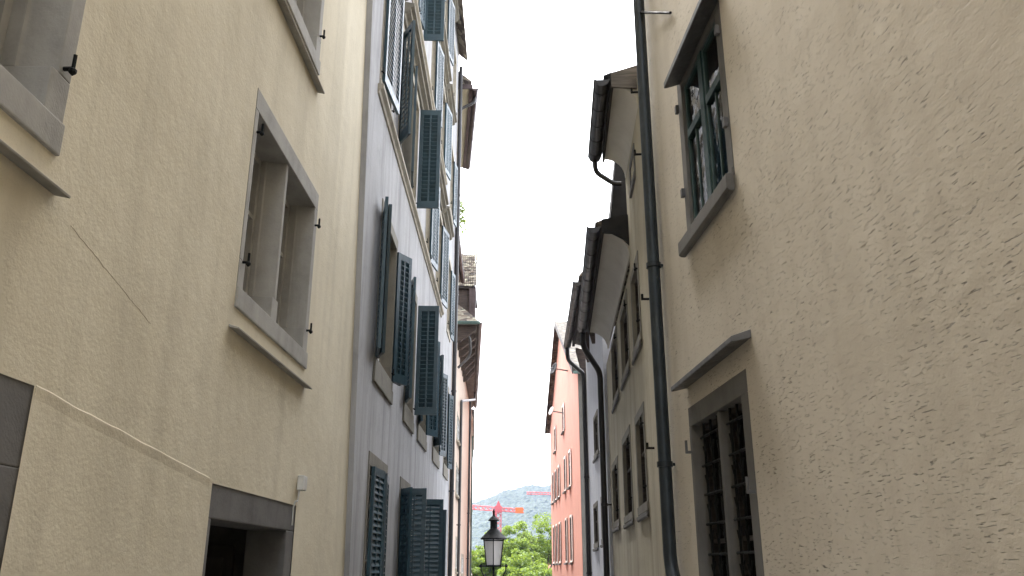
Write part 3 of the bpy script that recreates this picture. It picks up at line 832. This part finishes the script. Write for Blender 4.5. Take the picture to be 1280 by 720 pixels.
# ================================================================== RIGHT: old cream house with cove eaves
R2 = Facade((1.322, 7.66), (1.665, 14.5), 1, 'old cream house with small stone windows under curved cove eaves')
F = R2
W2 = [((797,525),(808,508),(808,632),(797,636)), ((778,556),(790,536),(790,640),(778,652)), ((765.5,590),(773.5,572),(773.5,645),(765.5,662)),
      ((791,343),(800,318),(800,424),(791,445)), ((777,390),(786,368),(786,460),(777,475)), ((761,440),(773,416),(773,500),(761,513))]
for q in W2:
    r = F.rect(*q); DBG.setdefault('R2w', []).append(r)
    r = (r[0]-.03, min(r[1], r[0]+1.25)+.03, r[2]-.08, r[3]+.08)
    w = stone_window(F, r, band=(.09,.09,.10,.09), depth=.11, mull=(), mw=.07, mat='stone_green', proud=.012, chamf=False, wood_mat='darkwood')
    sill(F, w, r[0]-.03, r[1]+.03, r[2]-.004, .06, .035, 'stone_dark')
    for f in (.22, .8): pin(F, w, r[0]+.03, r[2]+(r[3]-r[2])*f)
r = F.rect((790.5,185),(794,178),(794,228),(790.5,240)); r = (r[0], r[1]+.25, r[2], r[3])
DBG['R2top'] = r
w = stone_window(F, r, band=(.07,.07,.08,.07), depth=.14, mull=(), mat='stone_dark', proud=.012, chamf=False)
def cove(F, a0, a1, out, zg, drop=.30, thick=.10):
    prof = [(-.02, zg-drop)]
    for k in range(9):
        t = k/8*math.pi/2; prof.append(((out-.06)*(1-math.cos(t)), zg-drop+drop*math.sin(t)))
    prof += [(out-.06, zg+thick), (-.02, zg+thick)]
    m = F.mb(); m.along(a0, a1, prof); return smooth_by_angle(m.build('cove', M['cove'], F.root), .5)
def eave(F, pn, yn, pf, yf, drop, mat='zinc', hooks=7):
    A = loc(F, at_y(*pn, yn)); B = loc(F, at_y(*pf, yf)); z = (A[2]+B[2])/2; out = (A[1]+B[1])/2
    cove(F, A[0], B[0], out-.06, z, drop)
    gutter(F, (A[0]-.04, out, z+.06), (B[0]+.04, out, z+.06), .075, mat, hooks)
    m = F.mb(); m.box(A[0]-.02, B[0]+.02, out-.119, out-.095, z-.03, z+.14); m.build('fascia', M['darkwood'], F.root)
    return A[0], B[0], out, z
a0, a1, out, zg = eave(F, (751,106), 7.85, (745,202), 9.55, .26, 'pipe_dark', 5); DBG['R2a'] = (a0, a1, out, zg)
up = (a0, a1, out, zg)
m = F.mb(); m.prism([(a0-.03,-.02,zg-.05),(a0-.03,out-.1,zg-.02),(a0-.03,out-.1,zg+.15),(a0-.03,-.02,zg+.24)], [(a0-.001,-.02,zg-.05),(a0-.001,out-.1,zg-.02),(a0-.001,out-.1,zg+.15),(a0-.001,-.02,zg+.24)]); m.build('verge_board', M['greywood'], F.root)
m = F.mb(); m.along(a0, a1, [(out-.09, zg+.10), (out-.02, zg+.14), (out-.09, zg+.17), (-3.0, zg+.95), (-6.5, zg+.12)]); m.build('upper_roof', M['slate'], F.root)
downpipe(F, [(a1+.02,out,zg+.03),(a1+.02,out,zg-.16),(a1+.25,.12,zg-.22),(a1+.25,.03,zg-.22)], .032, 'pipe_dark', (), .09)
a0, a1, out, zg = eave(F, (742,292), 9.5, (728.5,415), 14.05, .30, 'pipe_dark', 9); DBG['R2b'] = (a0, a1, out, zg)
lo = (a0, a1, out, zg)
m = F.mb(); m.along(a0, a1, [(out-.1, zg+.10), (out-.02, zg+.14), (out-.1, zg+.17), (-3.0, zg+.85), (-6.5, zg+.12)]); m.build('roof', M['tiles'], F.root)
# steep slate-hung end of the taller part
h0, h1 = at_y(762, 288, 9.75), at_y(788, 288, 9.75); k0, k1 = at_y(771.5, 186, 9.95), at_y(789, 186, 9.95)
q = [loc(F, v) for v in (h0, h1, k1, k0)]
m = F.mb()
zb = q[0][2]+.03
m.prism([(q[0][0],q[0][1],zb),(q[1][0],q[1][1]-.3,zb),(q[1][0]+1.2,q[1][1]-.3,zb),(q[0][0]+1.2,q[0][1],zb)],
        [(q[3][0],q[3][1],q[3][2]+.12),(q[2][0],q[2][1]-.3,q[2][2]+.12),(q[2][0]+.7,q[2][1]-.3,q[2][2]+.12),(q[3][0]+.7,q[3][1],q[3][2]+.12)])
m.build('slate_cheek', M['slate'], F.root)
m = F.mb(); m.prism([(lo[0]-.05,-.02,lo[3]-.2),(lo[0]-.05,.06,lo[3]-.1),(lo[0]-.05,.2,lo[3]-.02),(lo[0]-.05,lo[2]-.1,lo[3]-.01),(lo[0]-.05,lo[2]-.1,lo[3]+.16),(lo[0]-.05,-.02,lo[3]+.22)], [(lo[0]-.003,-.02,lo[3]-.2),(lo[0]-.003,.06,lo[3]-.1),(lo[0]-.003,.2,lo[3]-.02),(lo[0]-.003,lo[2]-.1,lo[3]-.01),(lo[0]-.003,lo[2]-.1,lo[3]+.16),(lo[0]-.003,-.02,lo[3]+.22)]); m.build('verge_board', M['slate'], F.root)
# downpipe with swan neck at the far corner
dz = lo[3]
downpipe(F, [(lo[1]+.02,lo[2],dz),(lo[1]+.02,lo[2],dz-.25),(F.L-.08,.12,dz-.62),(F.L-.08,.12,-2)], .05, 'pipe_dark', [(F.L-.08,.12,z) for z in (.6, 2.6)], .12)
# small hooks and iron stubs on the pale strip
for p in ((800,100),(803,186),(812,372),(818,560)):
    a, z = F.px(*p); a = max(.08, min(a, .5)); k = F.mb(); k.tube([(a,-.02,z),(a,.07,z)], .012, 6); k.tube([(a,.065,z-.01),(a,.065,z+.05)], .012, 6); k.build('wall_hook', M['iron'], F.root)
F.wall(M['oldcream'], -2, 5.0, 6)
m = F.mb(); m.box(.01, up[1]-.02, -5.9, -.002, 4.9, up[3]+.05); m.build('upper_wall', M['oldcream'], F.root)

# ================================================================== RIGHT: lavender white house
R3 = Facade((1.615, 14.53), (1.713, 19.0), 1, 'pale lavender-white house with two window columns and a black downpipe')
F = R3
W3 = [((751,500),(755.5,486),(755.5,556),(751,566)), ((743,520),(748,510),(748,568),(743,577)), ((752.5,622),(759,612),(759,676),(752.5,683)), ((743,631),(748,624),(748,682),(743,688))]
for q in W3:
    r = F.rect(*q); DBG.setdefault('R3w', []).append(r)
    w = stone_window(F, r, band=(.09,.09,.09,.09), depth=.10, mull=(), mw=.06, mat='stone_green', chamf=False, wood_mat='darkwood')
    sill(F, w, r[0]-.04, r[1]+.04, r[2]-.004, .06, .05, 'stone_dark')
A = loc(F, at_y(718, 352, 14.6)); B = loc(F, at_y(712, 434, 19.4)); zg = (A[2]+B[2])/2; out = (A[1]+B[1])/2; DBG['R3e'] = (A, B)
gutter(F, (A[0], out, zg), (B[0], out, zg), .075, 'pipe_dark', 8)
m = F.mb(); m.along(A[0], F.L, [(-.02, zg-.10), (out-.16, zg-.03), (out-.16, zg+.06), (-.02, zg+.06)]); so = m.build('soffit', M['greywood'], F.root)
m = F.mb(); m.box(A[0], F.L, out-.158, out-.10, zg-.09, zg+.10); m.build('fascia', M['darkwood'], F.root)
for a in (1.6, 3.2, 4.8):
    m = F.mb(); m.prism([(a,-.02,zg-.75),(a,.06,zg-.75),(a,out-.2,zg-.12),(a,out-.2,zg-.03),(a,-.02,zg-.1)], [(a+.09,-.02,zg-.75),(a+.09,.06,zg-.75),(a+.09,out-.2,zg-.12),(a+.09,out-.2,zg-.03),(a+.09,-.02,zg-.1)]); m.build('bracket', M['brownboard'], so)
m = F.mb(); m.along(0, F.L, [(out-.1, zg+.07), (out-.02, zg+.1), (out-.1, zg+.2), (-3, zg+2.9), (-6, zg+.1)]); m.build('roof', M['tiles'], F.root)
downpipe(F, [(B[0]-.15,out,zg-.03),(B[0]-.15,out,zg-.35),(F.L-.06,.065,zg-.75),(F.L-.06,.065,-3)], .05, 'pipe_dark', [(F.L-.06,.065,z) for z in (1.5, 3.5)], .12)
F.wall(M['lavender'], -2.6, zg-.02, 6)

# ================================================================== RIGHT: pink gable house
R4 = Facade((2.87, 36.0), (2.37, 52.4), 1, 'salmon pink gable house with pale shutters and a satellite dish', group=None)
F = R4
zE = at_y(721.5, 462, 36.0).z; L = F.L; apz = zE+4.3
colpx = [(711.7, 560), (706, 575), (698.5, 590), (694.7, 597), (691.3, 602)]
rowz = []
for pt, pb_ in (((711.5,645),(712.8,703)), ((711.5,563),(712.4,609)), ((708,497),(708.5,533))):
    rowz.append((F.px(*pb_)[1], F.px(*pt)[1]))
acol = [F.px(*c)[0] for c in colpx]
DBG['R4'] = (zE, apz, rowz, acol, L)
def pinkwin(a, z0, z1):
    r = (a-.42, a+.42, z0, z1)
    w = stone_window(F, r, band=(.08,.08,.10,.08), depth=.05, mull=(), mat='pale_shutter', chamf=False, proud=.02, wood_mat='darkwood')
    sill(F, w, r[0]-.05, r[1]+.05, r[2]-.004, .10, .12, 'stone_dark')
    shutter(F, w, a-.43, z0+.03, z1-.03, .52, 177, True, o=.035, mat='pale_shutter', slats=False)
for ri, (z0, z1) in enumerate(rowz[:2]):
    for a in acol: pinkwin(a, z0, z1)
pinkwin(acol[1]+.4, *rowz[2]); pinkwin(acol[3], rowz[2][0]-.3, rowz[2][1]-.3)
F.holes.append((L*.5-.35, L*.5+.35, zE+2.0, zE+3.0)) if False else None
# wall: gable pentagon with openings
w = F.wall(M['pink'], -6, zE, 8)
m = F.mb(); m.along(0, 0, []) if False else None
g = [(0,zE),(L,zE),(L*.5,apz)]
m.prism([(a,0,z) for a, z in g], [(a,-8,z) for a, z in g]); m.build('gable', M['pink'], F.root)
# near flank, grey plaster skin
m = F.mb(); m.box(-.03, -.002, -8, -.01, -6, zE-.01); m.build('flank_wall', M['greyplaster'], F.root)
m = F.mb(); m.tube([(-.14,-.5,-6),(-.14,-.5,zE-.3),(-.35,-.45,zE-.1)], .09, 12); m.build('downpipe', M['verdigris'], F.root)
m = F.mb(); sl = (apz-zE)/(L*.5); e = .55
m.prism([(-e,.25,zE-e*sl+.05),(L*.5,.25,apz+.05),(L*.5,.25,apz+.30),(-e,.25,zE-e*sl+.28)], [(-e,-8,zE-e*sl+.05),(L*.5,-8,apz+.05),(L*.5,-8,apz+.30),(-e,-8,zE-e*sl+.28)])
m.prism([(L+e,.25,zE-e*sl+.05),(L*.5+.001,.25,apz+.05),(L*.5+.001,.25,apz+.30),(L+e,.25,zE-e*sl+.28)], [(L+e,-8,zE-e*sl+.05),(L*.5+.001,-8,apz+.05),(L*.5+.001,-8,apz+.30),(L+e,-8,zE-e*sl+.28)])
rf = m.build('roof', M['tiles_dark'], F.root)
m = F.mb()
for (x0, zz0, x1, zz1) in ((-e, zE-e*sl, L*.5, apz), (L+e, zE-e*sl, L*.5, apz)):
    m.prism([(x0,.253,zz0-.02),(x1,.253,zz1-.02),(x1,.253,zz1+.32),(x0,.253,zz0+.30)], [(x0,.30,zz0-.02),(x1,.30,zz1-.02),(x1,.30,zz1+.32),(x0,.30,zz0+.30)])
m.build('verge_board', M['darkwood'], rf)
gutter(F, (-e-.09,.25,zE-e*sl+.05), (-e-.09,-8,zE-e*sl+.05), .09, 'verdigris', 6, rf)
for (p, r_, mt, nm) in (((697,461),.30,'slate','satellite_dish'), ((693,514),.22,'white_paint','satellite_dish')):
    a, z = F.px(*p, .5)
    m = F.mb(); c = Vector((a, .62, z)); ax = Vector((-.35, .9, .3)).normalized(); x = ax.cross(Vector((0,0,1))).normalized(); y = ax.cross(x)
    ringz = []
    for k in range(6):
        rr_ = r_*k/5; cc = c+ax*(.22*r_*(k/5)**2)
        ringz.append([m.P(*(cc+x*rr_*math.cos(t*math.pi/9)+y*rr_*math.sin(t*math.pi/9))) for t in range(18)])
    for A_, B_ in zip(ringz, ringz[1:]):
        for k in range(18): m.f.append([A_[k], A_[(k+1)%18], B_[(k+1)%18], B_[k]])
    o = m.build(nm, M[mt], F.root, smooth=True)
    md = o.modifiers.new('thick', 'SOLIDIFY'); md.thickness = .03
    m = F.mb(); m.tube([(a,-.02,z-.1),(a,.6,z)], .03, 6); m.tube([tuple(c), tuple(c+ax*r_*.9+Vector((0,0,-.1)))], .012, 5); m.build('dish_arm', M['zinc'], o)
a, z = F.px(697, 461, .5)
m = F.mb(); p1 = Vector((a-.2,.7,z+.0)); p2 = Vector((a-.9,1.5,z-.2)); m.tube([tuple(p1), tuple(p2)], .02, 5)
for k in range(4):
    c = p1.lerp(p2, .55+.14*k); m.tube([(c.x,c.y,c.z-.18),(c.x,c.y,c.z+.18)], .012, 4)
m.build('aerial', M['zinc'], F.root)

# ================================================================== lantern on a wall bracket
ly = 20.7; tip = at_y(617, 653, ly); S = (ly*CP+tip.z*SP)/FPX    # metres per pixel there
bz = at_y(617, 707, ly).z
lx0 = at_y(617, 690, ly).x
lamp = empty('street_lamp', (lx0, ly, 0), 'black six-sided street lantern with frosted panes in the gap between the houses', 'street lamp')
rb, rt, hh = .19, .27, .60
def hexring(r, z, n=6, ph=math.pi/6): return [(r*math.cos(ph+2*math.pi*k/n), r*math.sin(ph+2*math.pi*k/n), z) for k in range(n)]
b0 = bz
m = MB(); A, B = hexring(rb, b0), hexring(rt, b0+hh)
for p, q in zip(A, B): m.tube([p, q], .013, 6)
for ring in (A, B):
    for k in range(6): m.tube([ring[k], ring[(k+1)%6]], .016, 6)
for k in range(6):
    p, q = Vector(A[k]).lerp(Vector(B[k]), .93), Vector(A[(k+1)%6]).lerp(Vector(B[(k+1)%6]), .93); m.tube([tuple(p), tuple(q)], .010, 5)
m.build('frame', M['iron'], lamp)
m = MB(); m.prism(hexring(rb-.012, b0+.01), hexring(rt-.012, b0+hh-.01)); m.build('glass', M['frost'], lamp)
m = MB(); m.lathe((0,0,b0+hh), [(.31,-.015),(.315,.01),(.29,.03),(.20,.12),(.12,.20),(.085,.235),(.085,.40),(.13,.41),(.135,.425),(.06,.50),(.03,.53),(.022,.60),(.03,.615),(.004,.70)], 24)
smooth_by_angle(m.build('cap', M['iron'], lamp), .5)
m = MB(); m.tube([(-.31,0,b0-.01),(.31,0,b0-.01)], .016, 8); m.tube([(0,-.25,b0-.01),(0,.25,b0-.01)], .016, 8)
for sx in (-1, 1):
    m.tube([(sx*.29,0,b0+.035),(sx*.29,0,b0-.10),(sx*.22,0,b0-.24),(sx*.10,0,b0-.33),(0,0,b0-.36)], .016, 8)
    m.lathe((sx*.31,0,b0-.01), [(.006,-.03),(.028,-.01),(.028,.01),(.006,.03)], 8)
m.tube([(0,0,b0),(0,0,b0-.75)], .024, 10); m.lathe((0,0,b0-.40), [(.03,-.06),(.055,-.02),(.055,.02),(.03,.06)], 12)
m.build('cradle', M['iron'], lamp)
m = MB(); wx = -1.9-lx0
m.tube([(0,0,b0-.75),(wx,0,b0-.75)], .028, 10); m.tube([(wx,0,b0-1.35),(wx*.6,0,b0-1.15),(wx*.25,0,b0-.95),(0,0,b0-.75)], .018, 8)
m.box(wx-.02, wx+.02, -.08, .08, b0-1.45, b0-.6); m.build('bracket', M['iron'], lamp)

# ================================================================== trees beyond the alley
def tree(px, py_top, y, rad, label, seed, density=1.0):
    r = random.Random(seed); top = at_y(px, py_top, y); gz = ground_z(y)
    H = top.z-gz
    root = empty('linden_tree', (top.x, y, gz), label, 'tree', 'trees on the quay beyond the alley')
    tk = MB(); tips = []
    hb = H*.38
    tk.tube([(0,0,-.3),(r.uniform(-.1,.1),0,hb*.5),(r.uniform(-.2,.2),r.uniform(-.2,.2),hb)], .25, 10, radii=[.34,.26,.2])
    for k in range(9):
        an = k*2.4+r.uniform(-.3,.3); l = rad*r.uniform(.55,.95); zz = hb+(H-hb)*r.uniform(.25,.85)
        p0 = Vector((0,0,hb*r.uniform(.85,1.0))); p2 = Vector((math.cos(an)*l, math.sin(an)*l, zz)); p1 = p0.lerp(p2,.5)+Vector((0,0,-.25+r.uniform(-.3,.4)))
        tk.tube([tuple(p0),tuple(p1),tuple(p2)], .1, 6, radii=[.13,.08,.03])
        for q in range(4):
            e = p1.lerp(p2, r.uniform(.2,1))+Vector((r.gauss(0,.9),r.gauss(0,.9),r.gauss(.3,.6))); tips.append(e); tk.tube([tuple(p1.lerp(p2,.4+.15*q)), tuple(e)], .03, 5, radii=[.05,.015])
    tips.append(Vector((0,0,H*.93)))
    tk.build('trunk', M['bark'], root)
    cm = MB()
    for e in tips:
        c = e.copy(); c.z = min(c.z, H-.5)
        leaf_cloud(cm, c, r.uniform(.7,1.25)*rad/3.4, int(260*density), .18, r, .62)
        for q in range(3):
            leaf_cloud(cm, c+Vector((r.gauss(0,.9),r.gauss(0,.9),r.gauss(0,.5))), .55, int(60*density), .16, r, .6)
    cm.build('crown', M['leaf'], root)
tree(636, 654, 118, 4.2, 'bright green tree with loose crown right behind the lantern', 3)
tree(681, 640, 126, 4.6, 'bright green taller tree beside the pink house', 8)
tree(603, 686, 112, 3.2, 'low green tree between the lantern and the left houses', 21)
tree(655, 690, 104, 3.6, 'low green tree in front between the two taller trees', 31)
tree(720, 655, 140, 4.6, 'green tree standing behind the pink house', 41, .6)

# ================================================================== far houses, cranes, hill
def far_house(px, y, zt, w, d, h, label, roofy=True):
    g = ground_z(y); p = at_y(px, 700, y)
    o = empty('far_house', (p.x, y, g), label, 'house', 'far houses across the river', rnd.uniform(-.2,.2))
    m = MB(); m.box(-w/2, w/2, 0, d, 0, h); wl_ = m.build('wall', M['far_wall'], o)
    m = MB(); m.prism([(-w/2-.4,-.4,h+.01),(w/2+.4,-.4,h+.01),(w/2+.4,d+.4,h+.01),(-w/2-.4,d+.4,h+.01)], [(-w/2+1.2,d/2-.1,h+3.2),(w/2-1.2,d/2-.1,h+3.2),(w/2-1.2,d/2+.1,h+3.2),(-w/2+1.2,d/2+.1,h+3.2)]); m.build('roof', M['far_roof'], o)
    n = max(2, int(w/3))
    for k in range(n):
        for q in range(int(h/3)):
            m = MB(); a = -w/2+w*(k+.5)/n; m.box(a-.5, a+.5, -.06, -.003, q*3+.9, q*3+2.4); m.build('window', M['glass'], o)
for i, (px, y, w, h, lab) in enumerate(((600, 300, 11, 8.0, 'far pale house with a red roof left of the lantern'), (640, 330, 14, 7.0, 'far pale house behind the trees right of the lantern'), (672, 290, 12, 6.5, 'far pale house half hidden by the taller tree'))):
    far_house(px, y, 0, w, 9, h, lab)

def crane(px_tower, py_jib, y, jib, cjib, label, ang=0.0, tilt=0.0):
    p = at_y(px_tower, py_jib, y); g = ground_z(y); H = p.z-g
    o = empty('tower_crane', (p.x, y, g), label, 'crane', None, ang)
    def lattice(m, p, q, w, n, r=.09):
        p, q = Vector(p), Vector(q); d = (q-p).normalized(); ref = Vector((0,1,0)); x = d.cross(ref).normalized(); y_ = ref
        cs = [(x+y_)*w/2, (x-y_)*w/2, (-x-y_)*w/2, (-x+y_)*w/2]
        for c in cs: m.tube([tuple(p+c), tuple(q+c)], r, 4)
        for k in range(n):
            a, b = p.lerp(q, k/n), p.lerp(q, (k+1)/n)
            for j in range(4): m.tube([tuple(a+cs[j]), tuple(b+cs[(j+1)%4])], r*.75, 4)
        return m
    lattice(MB(), (0,0,0), (0,0,H), 1.5, 16, .13).build('mast', M['crane_red'], o)
    lattice(MB(), (-.9,0,H+.4), (-jib,0,H+.4+jib*tilt), 1.05, int(jib/1.4), .12).build('jib', M['crane_red'], o)
    lattice(MB(), (.9,0,H+.3), (cjib,0,H+.3-cjib*tilt), .9, 5, .14).build('counter_jib', M['crane_red'], o)
    m = MB(); m.box(-1.0,1.0,-1,1,H-.6,H+1.1); m.box(-1.6,-.4,-1.9,-1,H-2.2,H-.2); m.prism([(-.7,-.3,H+1.1),(.7,-.3,H+1.1),(.7,.3,H+1.1),(-.7,.3,H+1.1)], [(-.12,-.12,H+2.6),(.12,-.12,H+2.6),(.12,.12,H+2.6),(-.12,.12,H+2.6)]); m.build('cab', M['crane_red'], o)
    m = MB(); m.box(cjib-2.4, cjib-.2, -.7, .7, H-.75, H+.75); m.build('counterweight', M['crane_orange'], o)
crane(623, 638, 245, 30, 7.2, 'red tower crane with orange counterweight rising behind the lantern', 0, .07)
crane(735, 619, 420, 30, 9, 'far red crane jib reaching left from behind the pink house', 0, .02)

def terrain():
    m = MB()
    ys = [-40, -8, 0, 10, 20, 40, 60, 75, 130, 250, 480, 800, 1500, 4000]
    xs = [-3000, -600, -120, -30, -8, 0, 8, 30, 120, 600, 3000]
    idx = [[m.P(x, y, ground_z(y)) for x in xs] for y in ys]
    for j in range(len(ys)-1):
        for i in range(len(xs)-1): m.f.append([idx[j][i], idx[j][i+1], idx[j+1][i+1], idx[j+1][i]])
    o = m.build('ground', M['ground']); o['kind'] = 'structure'
    m = MB()
    ys = [-10, 0, 10, 20, 30, 40, 50, 60, 75, 96]
    for y0, y1 in zip(ys, ys[1:]): m.quad((-6,y0,ground_z(y0)+.03),(6,y0,ground_z(y0)+.03),(6,y1,ground_z(y1)+.03),(-6,y1,ground_z(y1)+.03))
    o = m.build('alley_paving', M['cobble']); o['kind'] = 'structure'
terrain()
def hill():
    m = MB(); X0, X1, Y0, Y1 = -520, 560, 1150, 2100; nx, ny = 480, 210
    grid = []
    for j in range(ny+1):
        row = []
        v = j/ny; y = Y0+(Y1-Y0)*v
        for i in range(nx+1):
            u = i/nx; x = X0+(X1-X0)*(u)
            ridge = 140+.22*(x+70)*(1 if x > -350 else .4)+13*noise.noise((x*.008, 1.7, 0))+8*noise.noise((x*.028, 7.7, 0))+9*noise.noise((x*.012, y*.012, 2.2))
            prof = math.sin(min(v*1.25, 1)*math.pi/2)**1.15
            z = -5.4+max(ridge, 25)*prof
            if v > .02:
                d, pts = noise.voronoi((x/9.0, y/11.0, 0.3))
                z += max(0, 5-5*d[0])*(.8+.6*noise.noise((x*.1, y*.1, 4)))+1.2*noise.noise((x*.3, y*.3, 2))
            row.append(m.P(x+rnd.uniform(-.5,.5), y, z))
        grid.append(row)
    for j in range(ny):
        for i in range(nx): m.f.append([grid[j][i], grid[j][i+1], grid[j+1][i+1], grid[j+1][i]])
    o = m.build('hill', M['forest']); o['kind'] = 'structure'
hill()

# ------------------------------------------------------------------ haze
m = MB(); m.box(-1000, 1000, -60, 2300, -7, 420)
HZ, nt, b = new_mat('haze'); nt.nodes.remove(b)
pv = N(nt, 'ShaderNodeVolumePrincipled'); pv.inputs['Color'].default_value = (.27,.36,.76,1); pv.inputs['Density'].default_value = .00009
pv.inputs['Anisotropy'].default_value = 0
nt.links.new(pv.outputs[0], nt.nodes['Material Output'].inputs['Volume'])
hz = m.build('haze', HZ); hz['kind'] = 'stuff'

# ------------------------------------------------------------------ light, camera
SUN_EL, SUN_ROT = R(62), R(-25)
w = bpy.data.worlds.new('World'); scene.world = w; w.use_nodes = True
nt = w.node_tree; bg = nt.nodes['Background']
sky = N(nt, 'ShaderNodeTexSky', sky_type='NISHITA'); sky.sun_disc = False
sky.sun_elevation = SUN_EL; sky.sun_rotation = SUN_ROT; sky.air_density = 1.0; sky.dust_density = 4.0; sky.ozone_density = 1.0
hs = N(nt, 'ShaderNodeHueSaturation'); hs.inputs['Saturation'].default_value = .22; hs.inputs['Value'].default_value = 1.0
nt.links.new(sky.outputs[0], hs.inputs['Color']); nt.links.new(hs.outputs[0], bg.inputs['Color'])
bg.inputs['Strength'].default_value = .15
sun = bpy.data.lights.new('Sun', 'SUN'); sun.energy = .8; sun.angle = R(25); sun.color = (1, .96, .9)
so = bpy.data.objects.new('Sun', sun); COL.objects.link(so)
so.rotation_euler = (math.pi/2-SUN_EL, 0, math.pi-SUN_ROT)
cam = bpy.data.cameras.new('Camera'); co = bpy.data.objects.new('Camera', cam); COL.objects.link(co)
co.location = (0, 0, EYE); co.rotation_euler = (math.pi/2+PITCH, 0, 0)
cam.sensor_width = 36; cam.lens = FPX/1280*36; cam.clip_start = .05; cam.clip_end = 6000
scene.camera = co
vs = scene.view_settings; vs.view_transform = 'Standard'; vs.look = 'None'; vs.exposure = 2.97; vs.gamma = 1; vs.use_curve_mapping = False
scene.cycles.use_denoising = True
scene.cycles.max_bounces = 8; scene.cycles.diffuse_bounces = 5; scene.cycles.transparent_max_bounces = 12; scene.cycles.volume_bounces = 1
import os
if os.environ.get('SCENE_DEBUG'):
    for k, v in DBG.items(): print('DBG', k, v)
